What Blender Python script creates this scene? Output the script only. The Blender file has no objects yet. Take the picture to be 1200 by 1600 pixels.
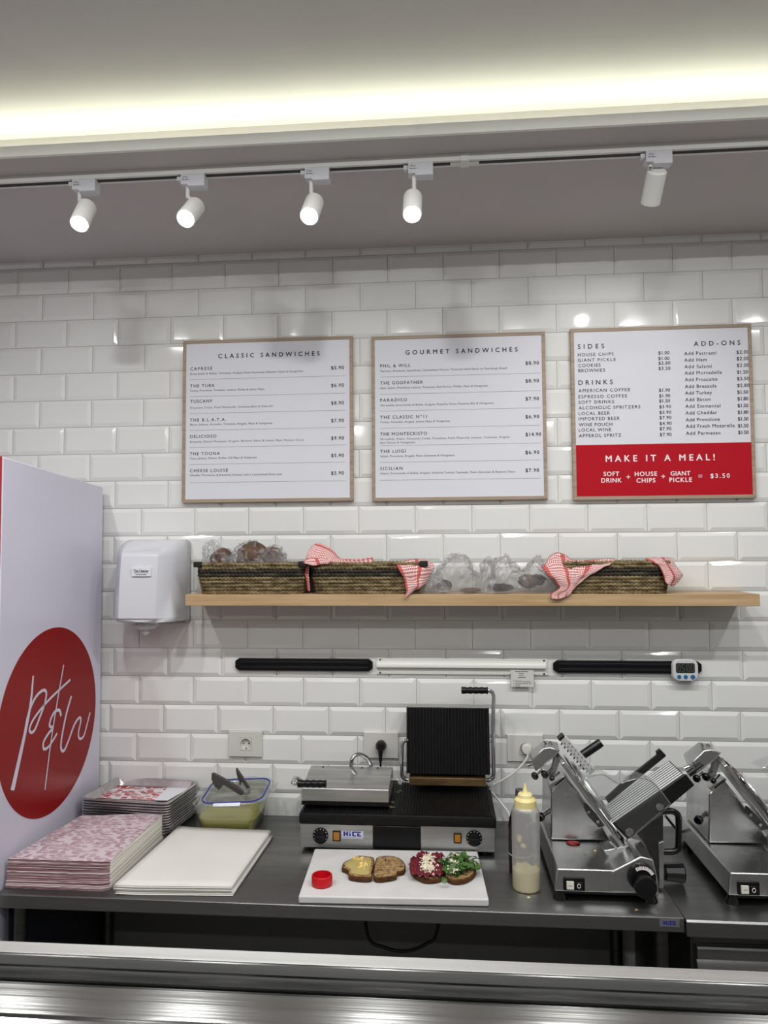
import bpy, bmesh, math, random
from mathutils import Vector, Matrix, Euler, noise
random.seed(7)
C = bpy.context.scene.collection
PI = math.pi

# ------------------------------------------------------------------ camera, world, lights, exposure
F_PX = 1150.0
CAM = Vector((0.61448264, -2.62889391, 1.81920991))
PITCH, YAW, ROLL = 0.05130456, 0.08342681, -0.00584597
RCAM = (Euler((PI / 2 + PITCH, 0, YAW)).to_matrix() @ Euler((0, 0, ROLL)).to_matrix())
cd = bpy.data.cameras.new('camera')
cd.sensor_fit = 'VERTICAL'; cd.sensor_height = 36.0; cd.sensor_width = 27.0
cd.lens = F_PX / 1600.0 * 36.0
cd.clip_start = 0.02
co = bpy.data.objects.new('camera', cd); C.objects.link(co)
co.matrix_world = Matrix.Translation(CAM) @ RCAM.to_4x4()
sc = bpy.context.scene
sc.camera = co
sc.view_settings.view_transform = 'Standard'
sc.view_settings.look = 'None'
sc.view_settings.gamma = 1.0
sc.view_settings.use_curve_mapping = False
sc.view_settings.exposure = 0.15
sc.cycles.max_bounces = 10
sc.cycles.diffuse_bounces = 5
sc.cycles.glossy_bounces = 5
sc.cycles.transmission_bounces = 8
sc.cycles.transparent_max_bounces = 16
sc.cycles.use_denoising = True
sc.cycles.sample_clamp_indirect = 6.0
sc.cycles.caustics_reflective = False
sc.cycles.caustics_refractive = False

w = bpy.data.worlds.new('world'); sc.world = w; w.use_nodes = True
w.node_tree.nodes['Background'].inputs[0].default_value = (0.8, 0.85, 0.9, 1)
w.node_tree.nodes['Background'].inputs[1].default_value = 0.2

Z_SOFFIT = 2.921
Z_CEIL = 3.08
DOWN_POWER = 8.3
COVE_POWER = 4.5
SPOT_POWER = 14.0
WASH_POWER = 3.0

def area(name, loc, size, power, color=(1, 1, 1), shape='DISK', sy=None, rot=(0, 0, 0), spread=PI):
    l = bpy.data.lights.new(name, 'AREA'); l.shape = shape; l.size = size
    if sy: l.size_y = sy
    l.energy = power; l.color = color; l.spread = spread
    o = bpy.data.objects.new(name, l); C.objects.link(o)
    o.location = loc; o.rotation_euler = rot
    return o

DOWN_X = [-0.87, -0.25, 0.38, 1.0, 1.62, 2.24]
DOWN_Y = [-1.36, -2.7, -4.2]
ROW_GAIN = [0.95, 0.6, 0.5]
for yy, gg in zip(DOWN_Y, ROW_GAIN):
    for xx in DOWN_X:
        area('downlight_lamp', (xx, yy, Z_CEIL - 0.104), 0.06, DOWN_POWER * gg, (0.985, 0.99, 1.0))
area('cove_led_light', (0.4, -0.615, 2.958), 4.0, COVE_POWER, (0.96, 1.0, 0.82), 'RECTANGLE', 0.014, rot=(PI, 0, 0))

# ------------------------------------------------------------------ pixel helpers (points of the photograph taken at a real depth)
def ray(u, v): return RCAM @ Vector(((u - 600) / F_PX, -(v - 800) / F_PX, -1.0))
def wy(u, v, y):
    d = ray(u, v); t = (y - CAM.y) / d.y; return CAM + d * t
def wz(u, v, z):
    d = ray(u, v); t = (z - CAM.z) / d.z; return CAM + d * t
def wx(u, v, x):
    d = ray(u, v); t = (x - CAM.x) / d.x; return CAM + d * t

# ------------------------------------------------------------------ materials
def lin(c):
    out = []
    for x in c[:3]:
        x = x / 255.0
        out.append(x / 12.92 if x <= 0.04045 else ((x + 0.055) / 1.055) ** 2.4)
    return (out[0], out[1], out[2], 1.0)

def mat(name, rgb, rough=0.5, metal=0.0, spec=0.5, **kw):
    m = bpy.data.materials.new(name); m.use_nodes = True
    b = m.node_tree.nodes['Principled BSDF']
    b.inputs['Base Color'].default_value = lin(rgb)
    b.inputs['Roughness'].default_value = rough
    b.inputs['Metallic'].default_value = metal
    b.inputs['Specular IOR Level'].default_value = spec
    for k, v in kw.items():
        b.inputs[k.replace('_', ' ')].default_value = v
    return m

def nd(m, t, **kw):
    n = m.node_tree.nodes.new(t)
    for k, v in kw.items(): setattr(n, k, v)
    return n
def lk(m, a, b): m.node_tree.links.new(a, b)
def bs(m): return m.node_tree.nodes['Principled BSDF']

def noisy(m, rgb2, scale=(8, 8, 8), detail=3, lo=0.35, hi=0.65, bump=0.0, rough2=None, coord='Object', dist=0.002):
    """mixes the base colour with rgb2 over a noise, optional bump and roughness change"""
    tc = nd(m, 'ShaderNodeTexCoord'); mp = nd(m, 'ShaderNodeMapping'); mp.inputs['Scale'].default_value = scale
    no = nd(m, 'ShaderNodeTexNoise'); no.inputs['Scale'].default_value = 1.0; no.inputs['Detail'].default_value = detail
    rp = nd(m, 'ShaderNodeValToRGB')
    b = bs(m)
    rp.color_ramp.elements[0].position = lo; rp.color_ramp.elements[1].position = hi
    rp.color_ramp.elements[0].color = b.inputs['Base Color'].default_value
    rp.color_ramp.elements[1].color = lin(rgb2)
    lk(m, tc.outputs[coord], mp.inputs[0]); lk(m, mp.outputs[0], no.inputs['Vector']); lk(m, no.outputs[0], rp.inputs[0])
    lk(m, rp.outputs[0], b.inputs['Base Color'])
    if bump:
        bp = nd(m, 'ShaderNodeBump'); bp.inputs['Strength'].default_value = bump; bp.inputs['Distance'].default_value = dist
        lk(m, no.outputs[0], bp.inputs['Height']); lk(m, bp.outputs[0], b.inputs['Normal'])
    if rough2 is not None:
        mr = nd(m, 'ShaderNodeMapRange'); mr.inputs[1].default_value = lo; mr.inputs[2].default_value = hi
        mr.inputs[3].default_value = b.inputs['Roughness'].default_value; mr.inputs[4].default_value = rough2
        lk(m, no.outputs[0], mr.inputs[0]); lk(m, mr.outputs[0], b.inputs['Roughness'])
    return m

def steel(name, v=150, rough=0.28, brush=None, aniso=0.0, tang=(1, 0, 0), r2=None, tint=(1, 1, 0.985)):
    m = mat(name, (v * tint[0], v * tint[1], v * tint[2]), rough, 1.0)
    v2 = v * 0.86
    noisy(m, (v2 * tint[0], v2 * tint[1], v2 * tint[2]), brush or (3, 60, 60), 4, 0.3, 0.7, bump=0.06, rough2=(r2 or rough * 1.35), dist=0.0006)
    if aniso:
        b = bs(m); b.inputs['Anisotropic'].default_value = aniso
        cx = nd(m, 'ShaderNodeCombineXYZ')
        for i in range(3): cx.inputs[i].default_value = tang[i]
        lk(m, cx.outputs[0], b.inputs['Tangent'])
    return m

def film(name, refl=0.16, haze=0.05, tint=(1, 1, 1), bump=0.5, scale=60, rough=0.08):
    """thin clear plastic: see-through with glints"""
    m = bpy.data.materials.new(name); m.use_nodes = True
    nt = m.node_tree; nt.nodes.remove(nt.nodes['Principled BSDF']); out = nt.nodes['Material Output']
    tr = nd(m, 'ShaderNodeBsdfTransparent'); tr.inputs[0].default_value = (*tint, 1)
    gl = nd(m, 'ShaderNodeBsdfGlossy'); gl.inputs['Roughness'].default_value = rough
    d1 = nd(m, 'ShaderNodeBsdfDiffuse'); d1.inputs[0].default_value = (0.95, 0.95, 0.95, 1)
    d2 = nd(m, 'ShaderNodeBsdfTranslucent'); d2.inputs[0].default_value = (0.95, 0.95, 0.95, 1)
    df = nd(m, 'ShaderNodeMixShader'); df.inputs[0].default_value = 0.5; lk(m, d1.outputs[0], df.inputs[1]); lk(m, d2.outputs[0], df.inputs[2])
    lw = nd(m, 'ShaderNodeLayerWeight'); lw.inputs['Blend'].default_value = 0.35
    tc = nd(m, 'ShaderNodeTexCoord'); no = nd(m, 'ShaderNodeTexNoise'); no.inputs['Scale'].default_value = scale; no.inputs['Detail'].default_value = 3
    bp = nd(m, 'ShaderNodeBump'); bp.inputs['Strength'].default_value = bump; bp.inputs['Distance'].default_value = 0.004
    lk(m, tc.outputs['Object'], no.inputs['Vector']); lk(m, no.outputs[0], bp.inputs['Height'])
    lk(m, bp.outputs[0], gl.inputs['Normal']); lk(m, bp.outputs[0], lw.inputs['Normal'])
    ma = nd(m, 'ShaderNodeMath', operation='MULTIPLY_ADD'); ma.inputs[1].default_value = 0.28; ma.inputs[2].default_value = refl
    lk(m, lw.outputs['Facing'], ma.inputs[0])
    m1 = nd(m, 'ShaderNodeMixShader'); m1.inputs[0].default_value = haze
    lk(m, tr.outputs[0], m1.inputs[1]); lk(m, df.outputs[0], m1.inputs[2])
    m2 = nd(m, 'ShaderNodeMixShader'); lk(m, ma.outputs[0], m2.inputs[0]); lk(m, m1.outputs[0], m2.inputs[1]); lk(m, gl.outputs[0], m2.inputs[2])
    lk(m, m2.outputs[0], out.inputs[0])
    return m

def emis(name, rgb, s):
    m = mat(name, rgb, 0.4); b = bs(m)
    b.inputs['Emission Color'].default_value = lin(rgb); b.inputs['Emission Strength'].default_value = s
    return m

def wood(name, a, b_, scale, rough=0.5):
    m = mat(name, a, rough); return noisy(m, b_, scale, 5, 0.3, 0.75, bump=0.08, dist=0.0006)

M = {}
M['tile'] = mat('glazed_tile', (226, 226, 222), 0.07, 0, 0.55)
_n = nd(M['tile'], 'ShaderNodeTexNoise'); _n.inputs['Scale'].default_value = 9; _n.inputs['Detail'].default_value = 2
_t = nd(M['tile'], 'ShaderNodeTexCoord'); _b = nd(M['tile'], 'ShaderNodeBump'); _b.inputs['Strength'].default_value = 0.12; _b.inputs['Distance'].default_value = 0.004
lk(M['tile'], _t.outputs['Object'], _n.inputs['Vector']); lk(M['tile'], _n.outputs[0], _b.inputs['Height']); lk(M['tile'], _b.outputs[0], bs(M['tile']).inputs['Normal'])
M['grout'] = mat('grout', (176, 174, 168), 0.9)
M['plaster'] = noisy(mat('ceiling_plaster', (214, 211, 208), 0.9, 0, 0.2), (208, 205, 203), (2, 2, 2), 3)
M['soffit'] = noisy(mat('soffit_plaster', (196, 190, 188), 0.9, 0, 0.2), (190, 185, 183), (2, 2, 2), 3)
M['room'] = noisy(mat('room_paint', (200, 199, 197), 0.9, 0, 0.2), (192, 191, 190), (1, 1, 1), 3)
M['floor'] = noisy(mat('grey_floor', (96, 93, 88), 0.5), (84, 81, 77), (3, 3, 3), 4)
M['white_plastic'] = mat('white_plastic', (206, 206, 210), 0.25)
M['warm_white'] = mat('white_lamp_paint', (220, 219, 214), 0.4)
M['black'] = mat('black_plastic', (12, 12, 13), 0.35, 0, 0.3)
M['black_matt'] = mat('black_matt', (10, 10, 11), 0.6)
M['slot'] = mat('black_slot', (8, 8, 8), 0.6)
M['chrome'] = mat('chrome', (205, 205, 205), 0.08, 1.0)
M['steel'] = steel('brushed_steel', 160, 0.26)
M['steel_top'] = steel('table_steel', 140, 0.3, (2, 30, 30), 0.35, (0, 1, 0))
M['steel_edge'] = steel('table_edge_steel', 105, 0.3, (3, 60, 60), 0.5, (1, 0, 0))
M['case_steel'] = mat('case_steel', (184, 184, 181), 0.10, 1.0)
noisy(M['case_steel'], (172, 172, 169), (0.5, 200, 200), 2, 0.3, 0.7, bump=0.2, dist=0.0005)
M['lip_shade_steel'] = steel('lip_shade_steel', 100, 0.16, (1.2, 60, 60), 0.0, r2=0.2)  # ledge steel darkened: the dim reflection on its face is in the colour
M['lip_lit_steel'] = steel('lip_lit_steel', 196, 0.42, (1.2, 60, 60), 0.0, r2=0.5)  # lighter copy of the ledge steel, its lit top put into the colour
M['grill_steel'] = steel('grill_steel', 205, 0.4, (5, 60, 60))
M['dark_steel'] = steel('dark_steel', 95, 0.32)
M['slicer'] = mat('polished_aluminium', (205, 205, 204), 0.27, 1.0)
noisy(M['slicer'], (182, 182, 181), (12, 12, 12), 4, 0.35, 0.7, bump=0.03, rough2=0.3, dist=0.0006)
M['iron'] = noisy(mat('cast_iron', (12, 12, 13), 0.5, 0, 0.25), (20, 19, 18), (40, 40, 40), 3, bump=0.2, dist=0.0006)
M['oak_frame'] = wood('grey_oak_frame', (172, 152, 130), (140, 122, 104), (5, 5, 90), 0.6)
M['oak_shelf'] = wood('oak_shelf', (192, 163, 124), (164, 134, 96), (4, 30, 70), 0.5)
M['paper'] = mat('menu_paper', (216, 216, 221), 0.6, 0, 0.3)
M['ink'] = mat('black_ink', (20, 20, 22), 0.6)
M['ink_grey'] = mat('grey_ink', (26, 26, 28), 0.6)
M['rule'] = mat('rule_ink', (120, 120, 126), 0.6)
M['red_print'] = mat('red_print', (176, 22, 36), 0.6, 0, 0.1)
M['white_ink'] = mat('white_ink', (236, 226, 228), 0.6)
M['fridge'] = mat('fridge_white', (208, 205, 220), 0.22)
M['fridge_red'] = mat('fridge_red', (178, 10, 22), 0.3)
M['logo_red'] = mat('logo_red', (138, 20, 20), 0.3, 0, 0.15)
M['blue_ink'] = mat('blue_ink', (28, 28, 140), 0.4)
M['amber'] = emis('amber_switch', (158, 102, 24), 0.05)
M['kraft'] = None

# ------------------------------------------------------------------ mesh builder
ORIG = {}
class MB:
    def __init__(s): s.v = []; s.f = []; s.mi = []; s.uv = {}
    def add(s, verts, faces, mi=0, uvs=None):
        n = len(s.v); s.v += [Vector(p) for p in verts]
        for i, f in enumerate(faces):
            if uvs: s.uv[len(s.f)] = [uvs[k] for k in f]
            s.f.append(tuple(n + k for k in f)); s.mi.append(mi)
        return s
    def box(s, x0, x1, y0, y1, z0, z1, mi=0):
        v = [(x, y, z) for x in (x0, x1) for y in (y0, y1) for z in (z0, z1)]
        return s.add(v, [(0, 1, 3, 2), (4, 6, 7, 5), (0, 4, 5, 1), (2, 3, 7, 6), (0, 2, 6, 4), (1, 5, 7, 3)], mi)
    def loft(s, rings, closed=False, caps=True, mi=0):
        """rings: lists of the same number of points, joined in turn"""
        n = len(rings[0]); v = [p for r in rings for p in r]; f = []
        R = len(rings)
        for a in range(R if closed else R - 1):
            b = (a + 1) % R
            for i in range(n):
                j = (i + 1) % n
                f.append((a * n + i, a * n + j, b * n + j, b * n + i))
        if caps and not closed:
            f.append(tuple(range(n - 1, -1, -1))); f.append(tuple((R - 1) * n + i for i in range(n)))
        return s.add(v, f, mi)
    def prism(s, pts, d0, d1, mi=0):
        """pts: 3D outline; extruded from pts+d0 to pts+d1 (vectors)"""
        d0 = Vector(d0); d1 = Vector(d1)
        return s.loft([[Vector(p) + d0 for p in pts], [Vector(p) + d1 for p in pts]], mi=mi)
    def prism_y(s, xz, y0, y1, mi=0):
        return s.loft([[(x, y0, z) for x, z in xz], [(x, y1, z) for x, z in xz]], mi=mi)
    def prism_x(s, yz, x0, x1, mi=0):
        return s.loft([[(x0, y, z) for y, z in yz], [(x1, y, z) for y, z in yz]], mi=mi)
    def prism_z(s, xy, z0, z1, mi=0):
        return s.loft([[(x, y, z0) for x, y in xy], [(x, y, z1) for x, y in xy]], mi=mi)
    def tube(s, path, r, seg=10, closed=False, caps=True, mi=0):
        P = [Vector(p) for p in path]; n = len(P); rings = []
        up = None
        for i in range(n):
            if closed: t = (P[(i + 1) % n] - P[i - 1])
            else: t = P[min(i + 1, n - 1)] - P[max(i - 1, 0)]
            t.normalize()
            if up is None:
                up = Vector((0, 0, 1)) if abs(t.z) < 0.9 else Vector((1, 0, 0))
            a = t.cross(up)
            if a.length < 1e-4: a = t.cross(Vector((0, 1, 0.1)))
            a.normalize(); b = a.cross(t).normalized(); up = b
            rr = r[i] if isinstance(r, (list, tuple)) else r
            rings.append([P[i] + a * (math.cos(2 * PI * k / seg) * rr) + b * (math.sin(2 * PI * k / seg) * rr) for k in range(seg)])
        return s.loft(rings, closed, caps, mi)
    def lathe(s, prof, origin=(0, 0, 0), axis=(0, 0, 1), seg=32, mi=0, caps=True):
        """prof: (radius, height) along axis"""
        o = Vector(origin); a = Vector(axis).normalized()
        u = a.orthogonal().normalized() if abs(a.z) < 0.99 else Vector((1, 0, 0)); v = a.cross(u)
        rings = [[o + a * h + u * (math.cos(2 * PI * k / seg) * max(r, 1e-5)) + v * (math.sin(2 * PI * k / seg) * max(r, 1e-5)) for k in range(seg)] for r, h in prof]
        return s.loft(rings, False, caps, mi)
    def cyl(s, p0, p1, r0, r1=None, seg=20, mi=0):
        p0 = Vector(p0); p1 = Vector(p1)
        return s.lathe([(r0, 0), (r1 if r1 is not None else r0, (p1 - p0).length)], p0, p1 - p0, seg, mi)
    def grid(s, pts, mi=0, uv=True, us=1.0, vs=1.0):
        R = len(pts); K = len(pts[0]); v = [p for r in pts for p in r]; f = []
        for a in range(R - 1):
            for b in range(K - 1): f.append((a * K + b, a * K + b + 1, (a + 1) * K + b + 1, (a + 1) * K + b))
        uvs = [(us * b / (K - 1), vs * a / (R - 1)) for a in range(R) for b in range(K)] if uv else None
        return s.add(v, f, mi, uvs)
    def build(s, name, mats, parent=None, bevel=0.0, bseg=2, smooth=35, loc=None, recalc=True, solid=0.0, sub=0):
        me = bpy.data.meshes.new(name)
        if parent is not None: org = ORIG[parent.name]
        elif loc is not None: org = Vector(loc)
        else:
            xs = [p.x for p in s.v]; ys = [p.y for p in s.v]; zs = [p.z for p in s.v]
            org = Vector(((min(xs) + max(xs)) / 2, (min(ys) + max(ys)) / 2, min(zs)))
        me.from_pydata([p - org for p in s.v], [], s.f)
        ms = mats if isinstance(mats, (list, tuple)) else [mats]
        for m in ms: me.materials.append(m)
        for i, p in enumerate(me.polygons): p.material_index = s.mi[i]
        if s.uv:
            l = me.uv_layers.new(name='UVMap')
            for i, p in enumerate(me.polygons):
                if i in s.uv:
                    for k, li in enumerate(p.loop_indices): l.data[li].uv = s.uv[i][k]
        if recalc:
            bm = bmesh.new(); bm.from_mesh(me); bmesh.ops.recalc_face_normals(bm, faces=bm.faces); bm.to_mesh(me); bm.free()
        if smooth:
            me.shade_smooth(); me.set_sharp_from_angle(angle=math.radians(smooth))
        o = bpy.data.objects.new(name, me); C.objects.link(o)
        if parent is not None: o.parent = parent
        else: o.location = org
        ORIG[o.name] = org
        if solid:
            md = o.modifiers.new('solid', 'SOLIDIFY'); md.thickness = solid; md.offset = 0
        if bevel:
            md = o.modifiers.new('bevel', 'BEVEL'); md.width = bevel; md.segments = bseg; md.limit_method = 'ANGLE'; md.angle_limit = math.radians(40)
            md.harden_normals = False
        if sub:
            md = o.modifiers.new('sub', 'SUBSURF'); md.levels = sub; md.render_levels = sub
        return o

def tag(o, label, cat, group=None, kind=None):
    if label: o['label'] = label
    if cat: o['category'] = cat
    if group: o['group'] = group
    if kind: o['kind'] = kind
    return o
def thing(name, label, cat, loc, group=None):
    o = bpy.data.objects.new(name, None); o.empty_display_size = 0.05; C.objects.link(o)
    o.location = loc; ORIG[o.name] = Vector(loc)
    return tag(o, label, cat, group)
def struct(o, label=None):
    o['kind'] = 'structure'
    if label: o['label'] = label
    return o
def kids(o): return [c for c in bpy.data.objects if c.parent == o]
def copy_tree(o, parent=None, skip=()):
    c = o.copy(); C.objects.link(c)
    if parent is not None: c.parent = parent
    ORIG[c.name] = ORIG[o.name]
    for ch in kids(o):
        if ch.name.split('.')[0] in skip: continue
        copy_tree(ch, c, skip)
    return c

def rrect(cx, cy, hx, hy, r, n=6):
    pts = []
    for qx, qy, a0 in ((1, 1, 0), (-1, 1, PI / 2), (-1, -1, PI), (1, -1, 3 * PI / 2)):
        for i in range(n + 1):
            a = a0 + PI / 2 * i / n
            pts.append((cx + qx * (hx - r) + r * math.cos(a), cy + qy * (hy - r) + r * math.sin(a)))
    return pts
def cat1(p, n):
    """catmull-rom through points, n samples per span"""
    P = [Vector(q) for q in p]; out = []
    for i in range(len(P) - 1):
        a = P[i - 1] if i else P[0] * 2 - P[1]; b = P[i]; c = P[i + 1]
        d = P[i + 2] if i + 2 < len(P) else P[-1] * 2 - P[-2]
        for k in range(n):
            t = k / n
            out.append(0.5 * ((2 * b) + (c - a) * t + (2 * a - 5 * b + 4 * c - d) * t * t + (3 * b - a - 3 * c + d) * t ** 3))
    out.append(P[-1]); return out
def patch(ctrl, n=6):
    rows = [cat1(r, n) for r in ctrl]
    cols = [cat1([r[i] for r in rows], n) for i in range(len(rows[0]))]
    return [[c[j] for c in cols] for j in range(len(cols[0]))]

# ------------------------------------------------------------------ lettering (flat meshes)
_tc = bpy.data.curves.new('lettering', 'FONT'); _to = bpy.data.objects.new('lettering', _tc); C.objects.link(_to)
def glyphs(body, spacing=1.0, shear=0.0, bold=0.0):
    _tc.body = body; _tc.size = 1.0; _tc.space_character = spacing; _tc.shear = shear; _tc.offset = bold; _tc.resolution_u = 3
    me = _to.to_mesh()
    v = [tuple(p.co) for p in me.vertices]; f = [tuple(p.vertices) for p in me.polygons]
    _to.to_mesh_clear()
    return v, f
def text(mb, body, p0, p1, cap, shear=0.0, bold=0.0, up=(0, 0, 1), mi=0, sx=1.0):
    """writes body from p0 to p1 (baseline ends), cap = capital height in metres"""
    p0 = Vector(p0); p1 = Vector(p1); W = (p1 - p0).length; ex = (p1 - p0) / W; ez = Vector(up)
    k = cap / 0.69
    def width(v): xs = [q[0] for q in v]; return (min(xs), max(xs) - min(xs))
    v1, f = glyphs(body, 1.0, shear); m1, w1 = width(v1)
    sp = 1.0
    if len(body) > 1:
        v2, f2 = glyphs(body, 1.4, shear); m2, w2 = width(v2)
        d = (w2 - w1) / 0.4
        if d > 1e-6: sp = max(0.88, min(3.0, 1.0 + (W / (k * sx) - w1) / d))
    v, f = glyphs(body, sp, shear); m, wd = width(v)
    s = W / wd; ey = ex.cross(ez)
    # heavier weight: the stroke repeated with small offsets
    for n, (ox, oz) in enumerate(((0, 0), (-1, 0), (1, 0), (0, -0.8), (0, 0.8)) if bold else ((0, 0),)):
        mb.add([p0 + ex * ((q[0] - m + ox * bold * 2.2) * s) + ez * ((q[1] + oz * bold * 2.2) * k) + ey * (0.00003 * n) for q in v], f, mi)

def dashes(mb, x0, x1, y, z, h, seed):
    """print too small to read: a row of word-long marks"""
    r = random.Random(seed); x = x0
    while x < x1:
        e = min(x + r.uniform(0.0035, 0.009), x1)
        mb.box(x, e, y, y + 0.0003, z, z + h); x = e + 0.0016
def maker_mark(mb, x0, x1, z0, z1, y):
    """HiCE: the top bar of the C runs on over the E"""
    def b(a0, a1, b0, b1): mb.box(x0 + (x1 - x0) * (a0 - 250) / 575, x0 + (x1 - x0) * (a1 - 250) / 575, y, y + 0.0004, z1 - (z1 - z0) * (b1 - 110) / 210, z1 - (z1 - z0) * (b0 - 110) / 210)
    for q in ((250, 305, 110, 320), (350, 405, 110, 320), (300, 355, 190, 235), (438, 486, 110, 152), (442, 490, 188, 320), (538, 592, 128, 302), (556, 825, 110, 155), (556, 662, 276, 320), (698, 748, 190, 320), (745, 778, 190, 236), (745, 828, 274, 320)): b(*q)

# ------------------------------------------------------------------ the room
X0, X1, YB = -2.2, 3.2, -6.0
ZT, TH, TW = 2.8952, 0.10202, 0.202
OFF_ODD = [(1, .044), (3, .026), (11, -.005), (15, .024), (17, -.043), (19, -.047), (40, -.04)]
OFF_EVEN = [(0, .044), (2, .044), (10, .004), (14, -.009), (16, .003), (18, -.039), (40, -.04)]
def interp(t, x):
    if x <= t[0][0]: return t[0][1]
    for (a, va), (b, vb) in zip(t, t[1:]):
        if x <= b: return va + (vb - va) * (x - a) / (b - a)
    return t[-1][1]
wl = MB()
rt = random.Random(3)
g = 0.0011; bw = 0.0135; hh = 0.0052
for r in range(0, 29):
    off = (interp(OFF_ODD, r) if r % 2 else interp(OFF_EVEN, r) + 0.5) * TW
    z0 = ZT - r * TH; z1 = z0 + TH
    if r == 0: z1 = 2.935
    for k in range(-10, 14):
        x0 = k * TW + off; x1 = x0 + TW
        if x1 < -1.75 or x0 > 2.55: continue
        a, b, c, d = x0 + g, x1 - g, z0 + g, z1 - g
        tx, tz = rt.gauss(0, 0.0045), rt.gauss(0, 0.0045)
        cxm, czm = (a + b) / 2, (c + d) / 2
        def yy(x, z): return -hh + (x - cxm) * tx + (z - czm) * tz
        o4 = [(a, c), (b, c), (b, d), (a, d)]; i4 = [(a + bw, c + bw), (b - bw, c + bw), (b - bw, d - bw), (a + bw, d - bw)]
        V = [(x, 0.0025, z) for x, z in o4] + [(x, 0.0, z) for x, z in o4] + [(x, yy(x, z), z) for x, z in i4]
        F = [(8, 9, 10, 11)]
        for i in range(4):
            j = (i + 1) % 4
            F += [(4 + i, 4 + j, 8 + j, 8 + i), (i, j, 4 + j, 4 + i)]
        wl.add(V, F, 0)
wl.box(X0, X1, 0.0012, 0.12, 0.0, 3.2, 1)
struct(wl.build('wall_back', [M['tile'], M['grout']], smooth=0, loc=(0, 0, 0)))
struct(MB().box(X0, X1, YB, 0.12, -0.1, 0).build('floor', M['floor'], smooth=0))
struct(MB().box(X0 - 0.1, X0, YB, 0.12, 0, 3.2).build('wall_left', M['room'], smooth=0))
struct(MB().box(X1, X1 + 0.1, YB, 0.12, 0, 3.2).build('wall_right', M['room'], smooth=0))
struct(MB().box(X0, X1, YB - 0.1, YB, 0, 3.2).build('wall_front', noisy(mat('dark_shopfront', (84, 82, 80), 0.7), (74, 72, 70), (1, 1, 1)), smooth=0))
struct(MB().box(X0, X1, YB, -0.5, Z_CEIL, Z_CEIL + 0.1).build('ceiling', M['plaster'], smooth=0))
struct(MB().box(X0, X1, -0.722, -0.712, Z_SOFFIT, 2.951).build('trim_1', mat('trim_white', (238, 238, 230), 0.8), smooth=0), 'white lip along the edge of the lowered ceiling')
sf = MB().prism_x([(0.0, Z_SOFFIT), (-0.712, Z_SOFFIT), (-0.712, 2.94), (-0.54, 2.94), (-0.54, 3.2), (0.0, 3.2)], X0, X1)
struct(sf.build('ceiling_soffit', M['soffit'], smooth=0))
ls = MB().box(-1.6, 2.4, -0.621, -0.609, 2.94, 2.9445)
tag(ls.build('led_strip', emis('led_glow', (235, 250, 200), 1.0)), 'thin LED tape lying in the ceiling cove', 'light strip')

# opal downlights of the room's ceiling
M['opal'] = emis('opal_lens', (255, 252, 246), 4.0)
dl = None
for yy_ in DOWN_Y:
    for i, xx in enumerate(DOWN_X):
        if dl is None:
            dl = thing('downlight', 'round white surface-mounted downlight on the upper ceiling in front of the counter', 'ceiling light', (xx, yy_, Z_CEIL - 0.1), 'downlights on the upper ceiling')
            MB().lathe([(0.086, 0.0), (0.095, 0.0), (0.095, 0.1), (0.0, 0.1), (0.0, 0.004), (0.086, 0.004)], (xx, yy_, Z_CEIL - 0.1), caps=False).build('housing', M['warm_white'], dl)
            MB().lathe([(0.0, 0.0005), (0.085, 0.0005), (0.085, 0.0035), (0.0, 0.0035)], (xx, yy_, Z_CEIL - 0.1)).build('diffuser', M['opal'], dl)
        else:
            d = copy_tree(dl); d.location = (xx, yy_, Z_CEIL - 0.1)

# ------------------------------------------------------------------ track and spotlights
TY = -0.605
tr = thing('lighting_track', 'long white ceiling track with a black slot carrying the spotlights', 'lighting track', (0.4, TY, Z_SOFFIT))
MB().box(-1.6, 2.4, TY - 0.0175, TY - 0.0085, Z_SOFFIT - 0.02, Z_SOFFIT).box(-1.6, 2.4, TY + 0.0085, TY + 0.0175, Z_SOFFIT - 0.02, Z_SOFFIT).box(-1.6, 2.4, TY - 0.0085, TY + 0.0085, Z_SOFFIT - 0.008, Z_SOFFIT).build('rail', M['warm_white'], tr, smooth=0)
MB().box(-1.6, 2.4, TY - 0.0085, TY + 0.0085, Z_SOFFIT - 0.0195, Z_SOFFIT - 0.009).build('slot', M['slot'], tr, smooth=0)
pj_ = wy(726, 257, TY)
MB().box(pj_.x - 0.012, pj_.x + 0.012, TY - 0.02, TY + 0.02, Z_SOFFIT - 0.023, Z_SOFFIT).box(pj_.x - 0.04, pj_.x + 0.04, TY - 0.007, TY + 0.007, Z_SOFFIT - 0.0215, Z_SOFFIT - 0.018).build('joint', M['warm_white'], tr, bevel=0.001)

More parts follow.
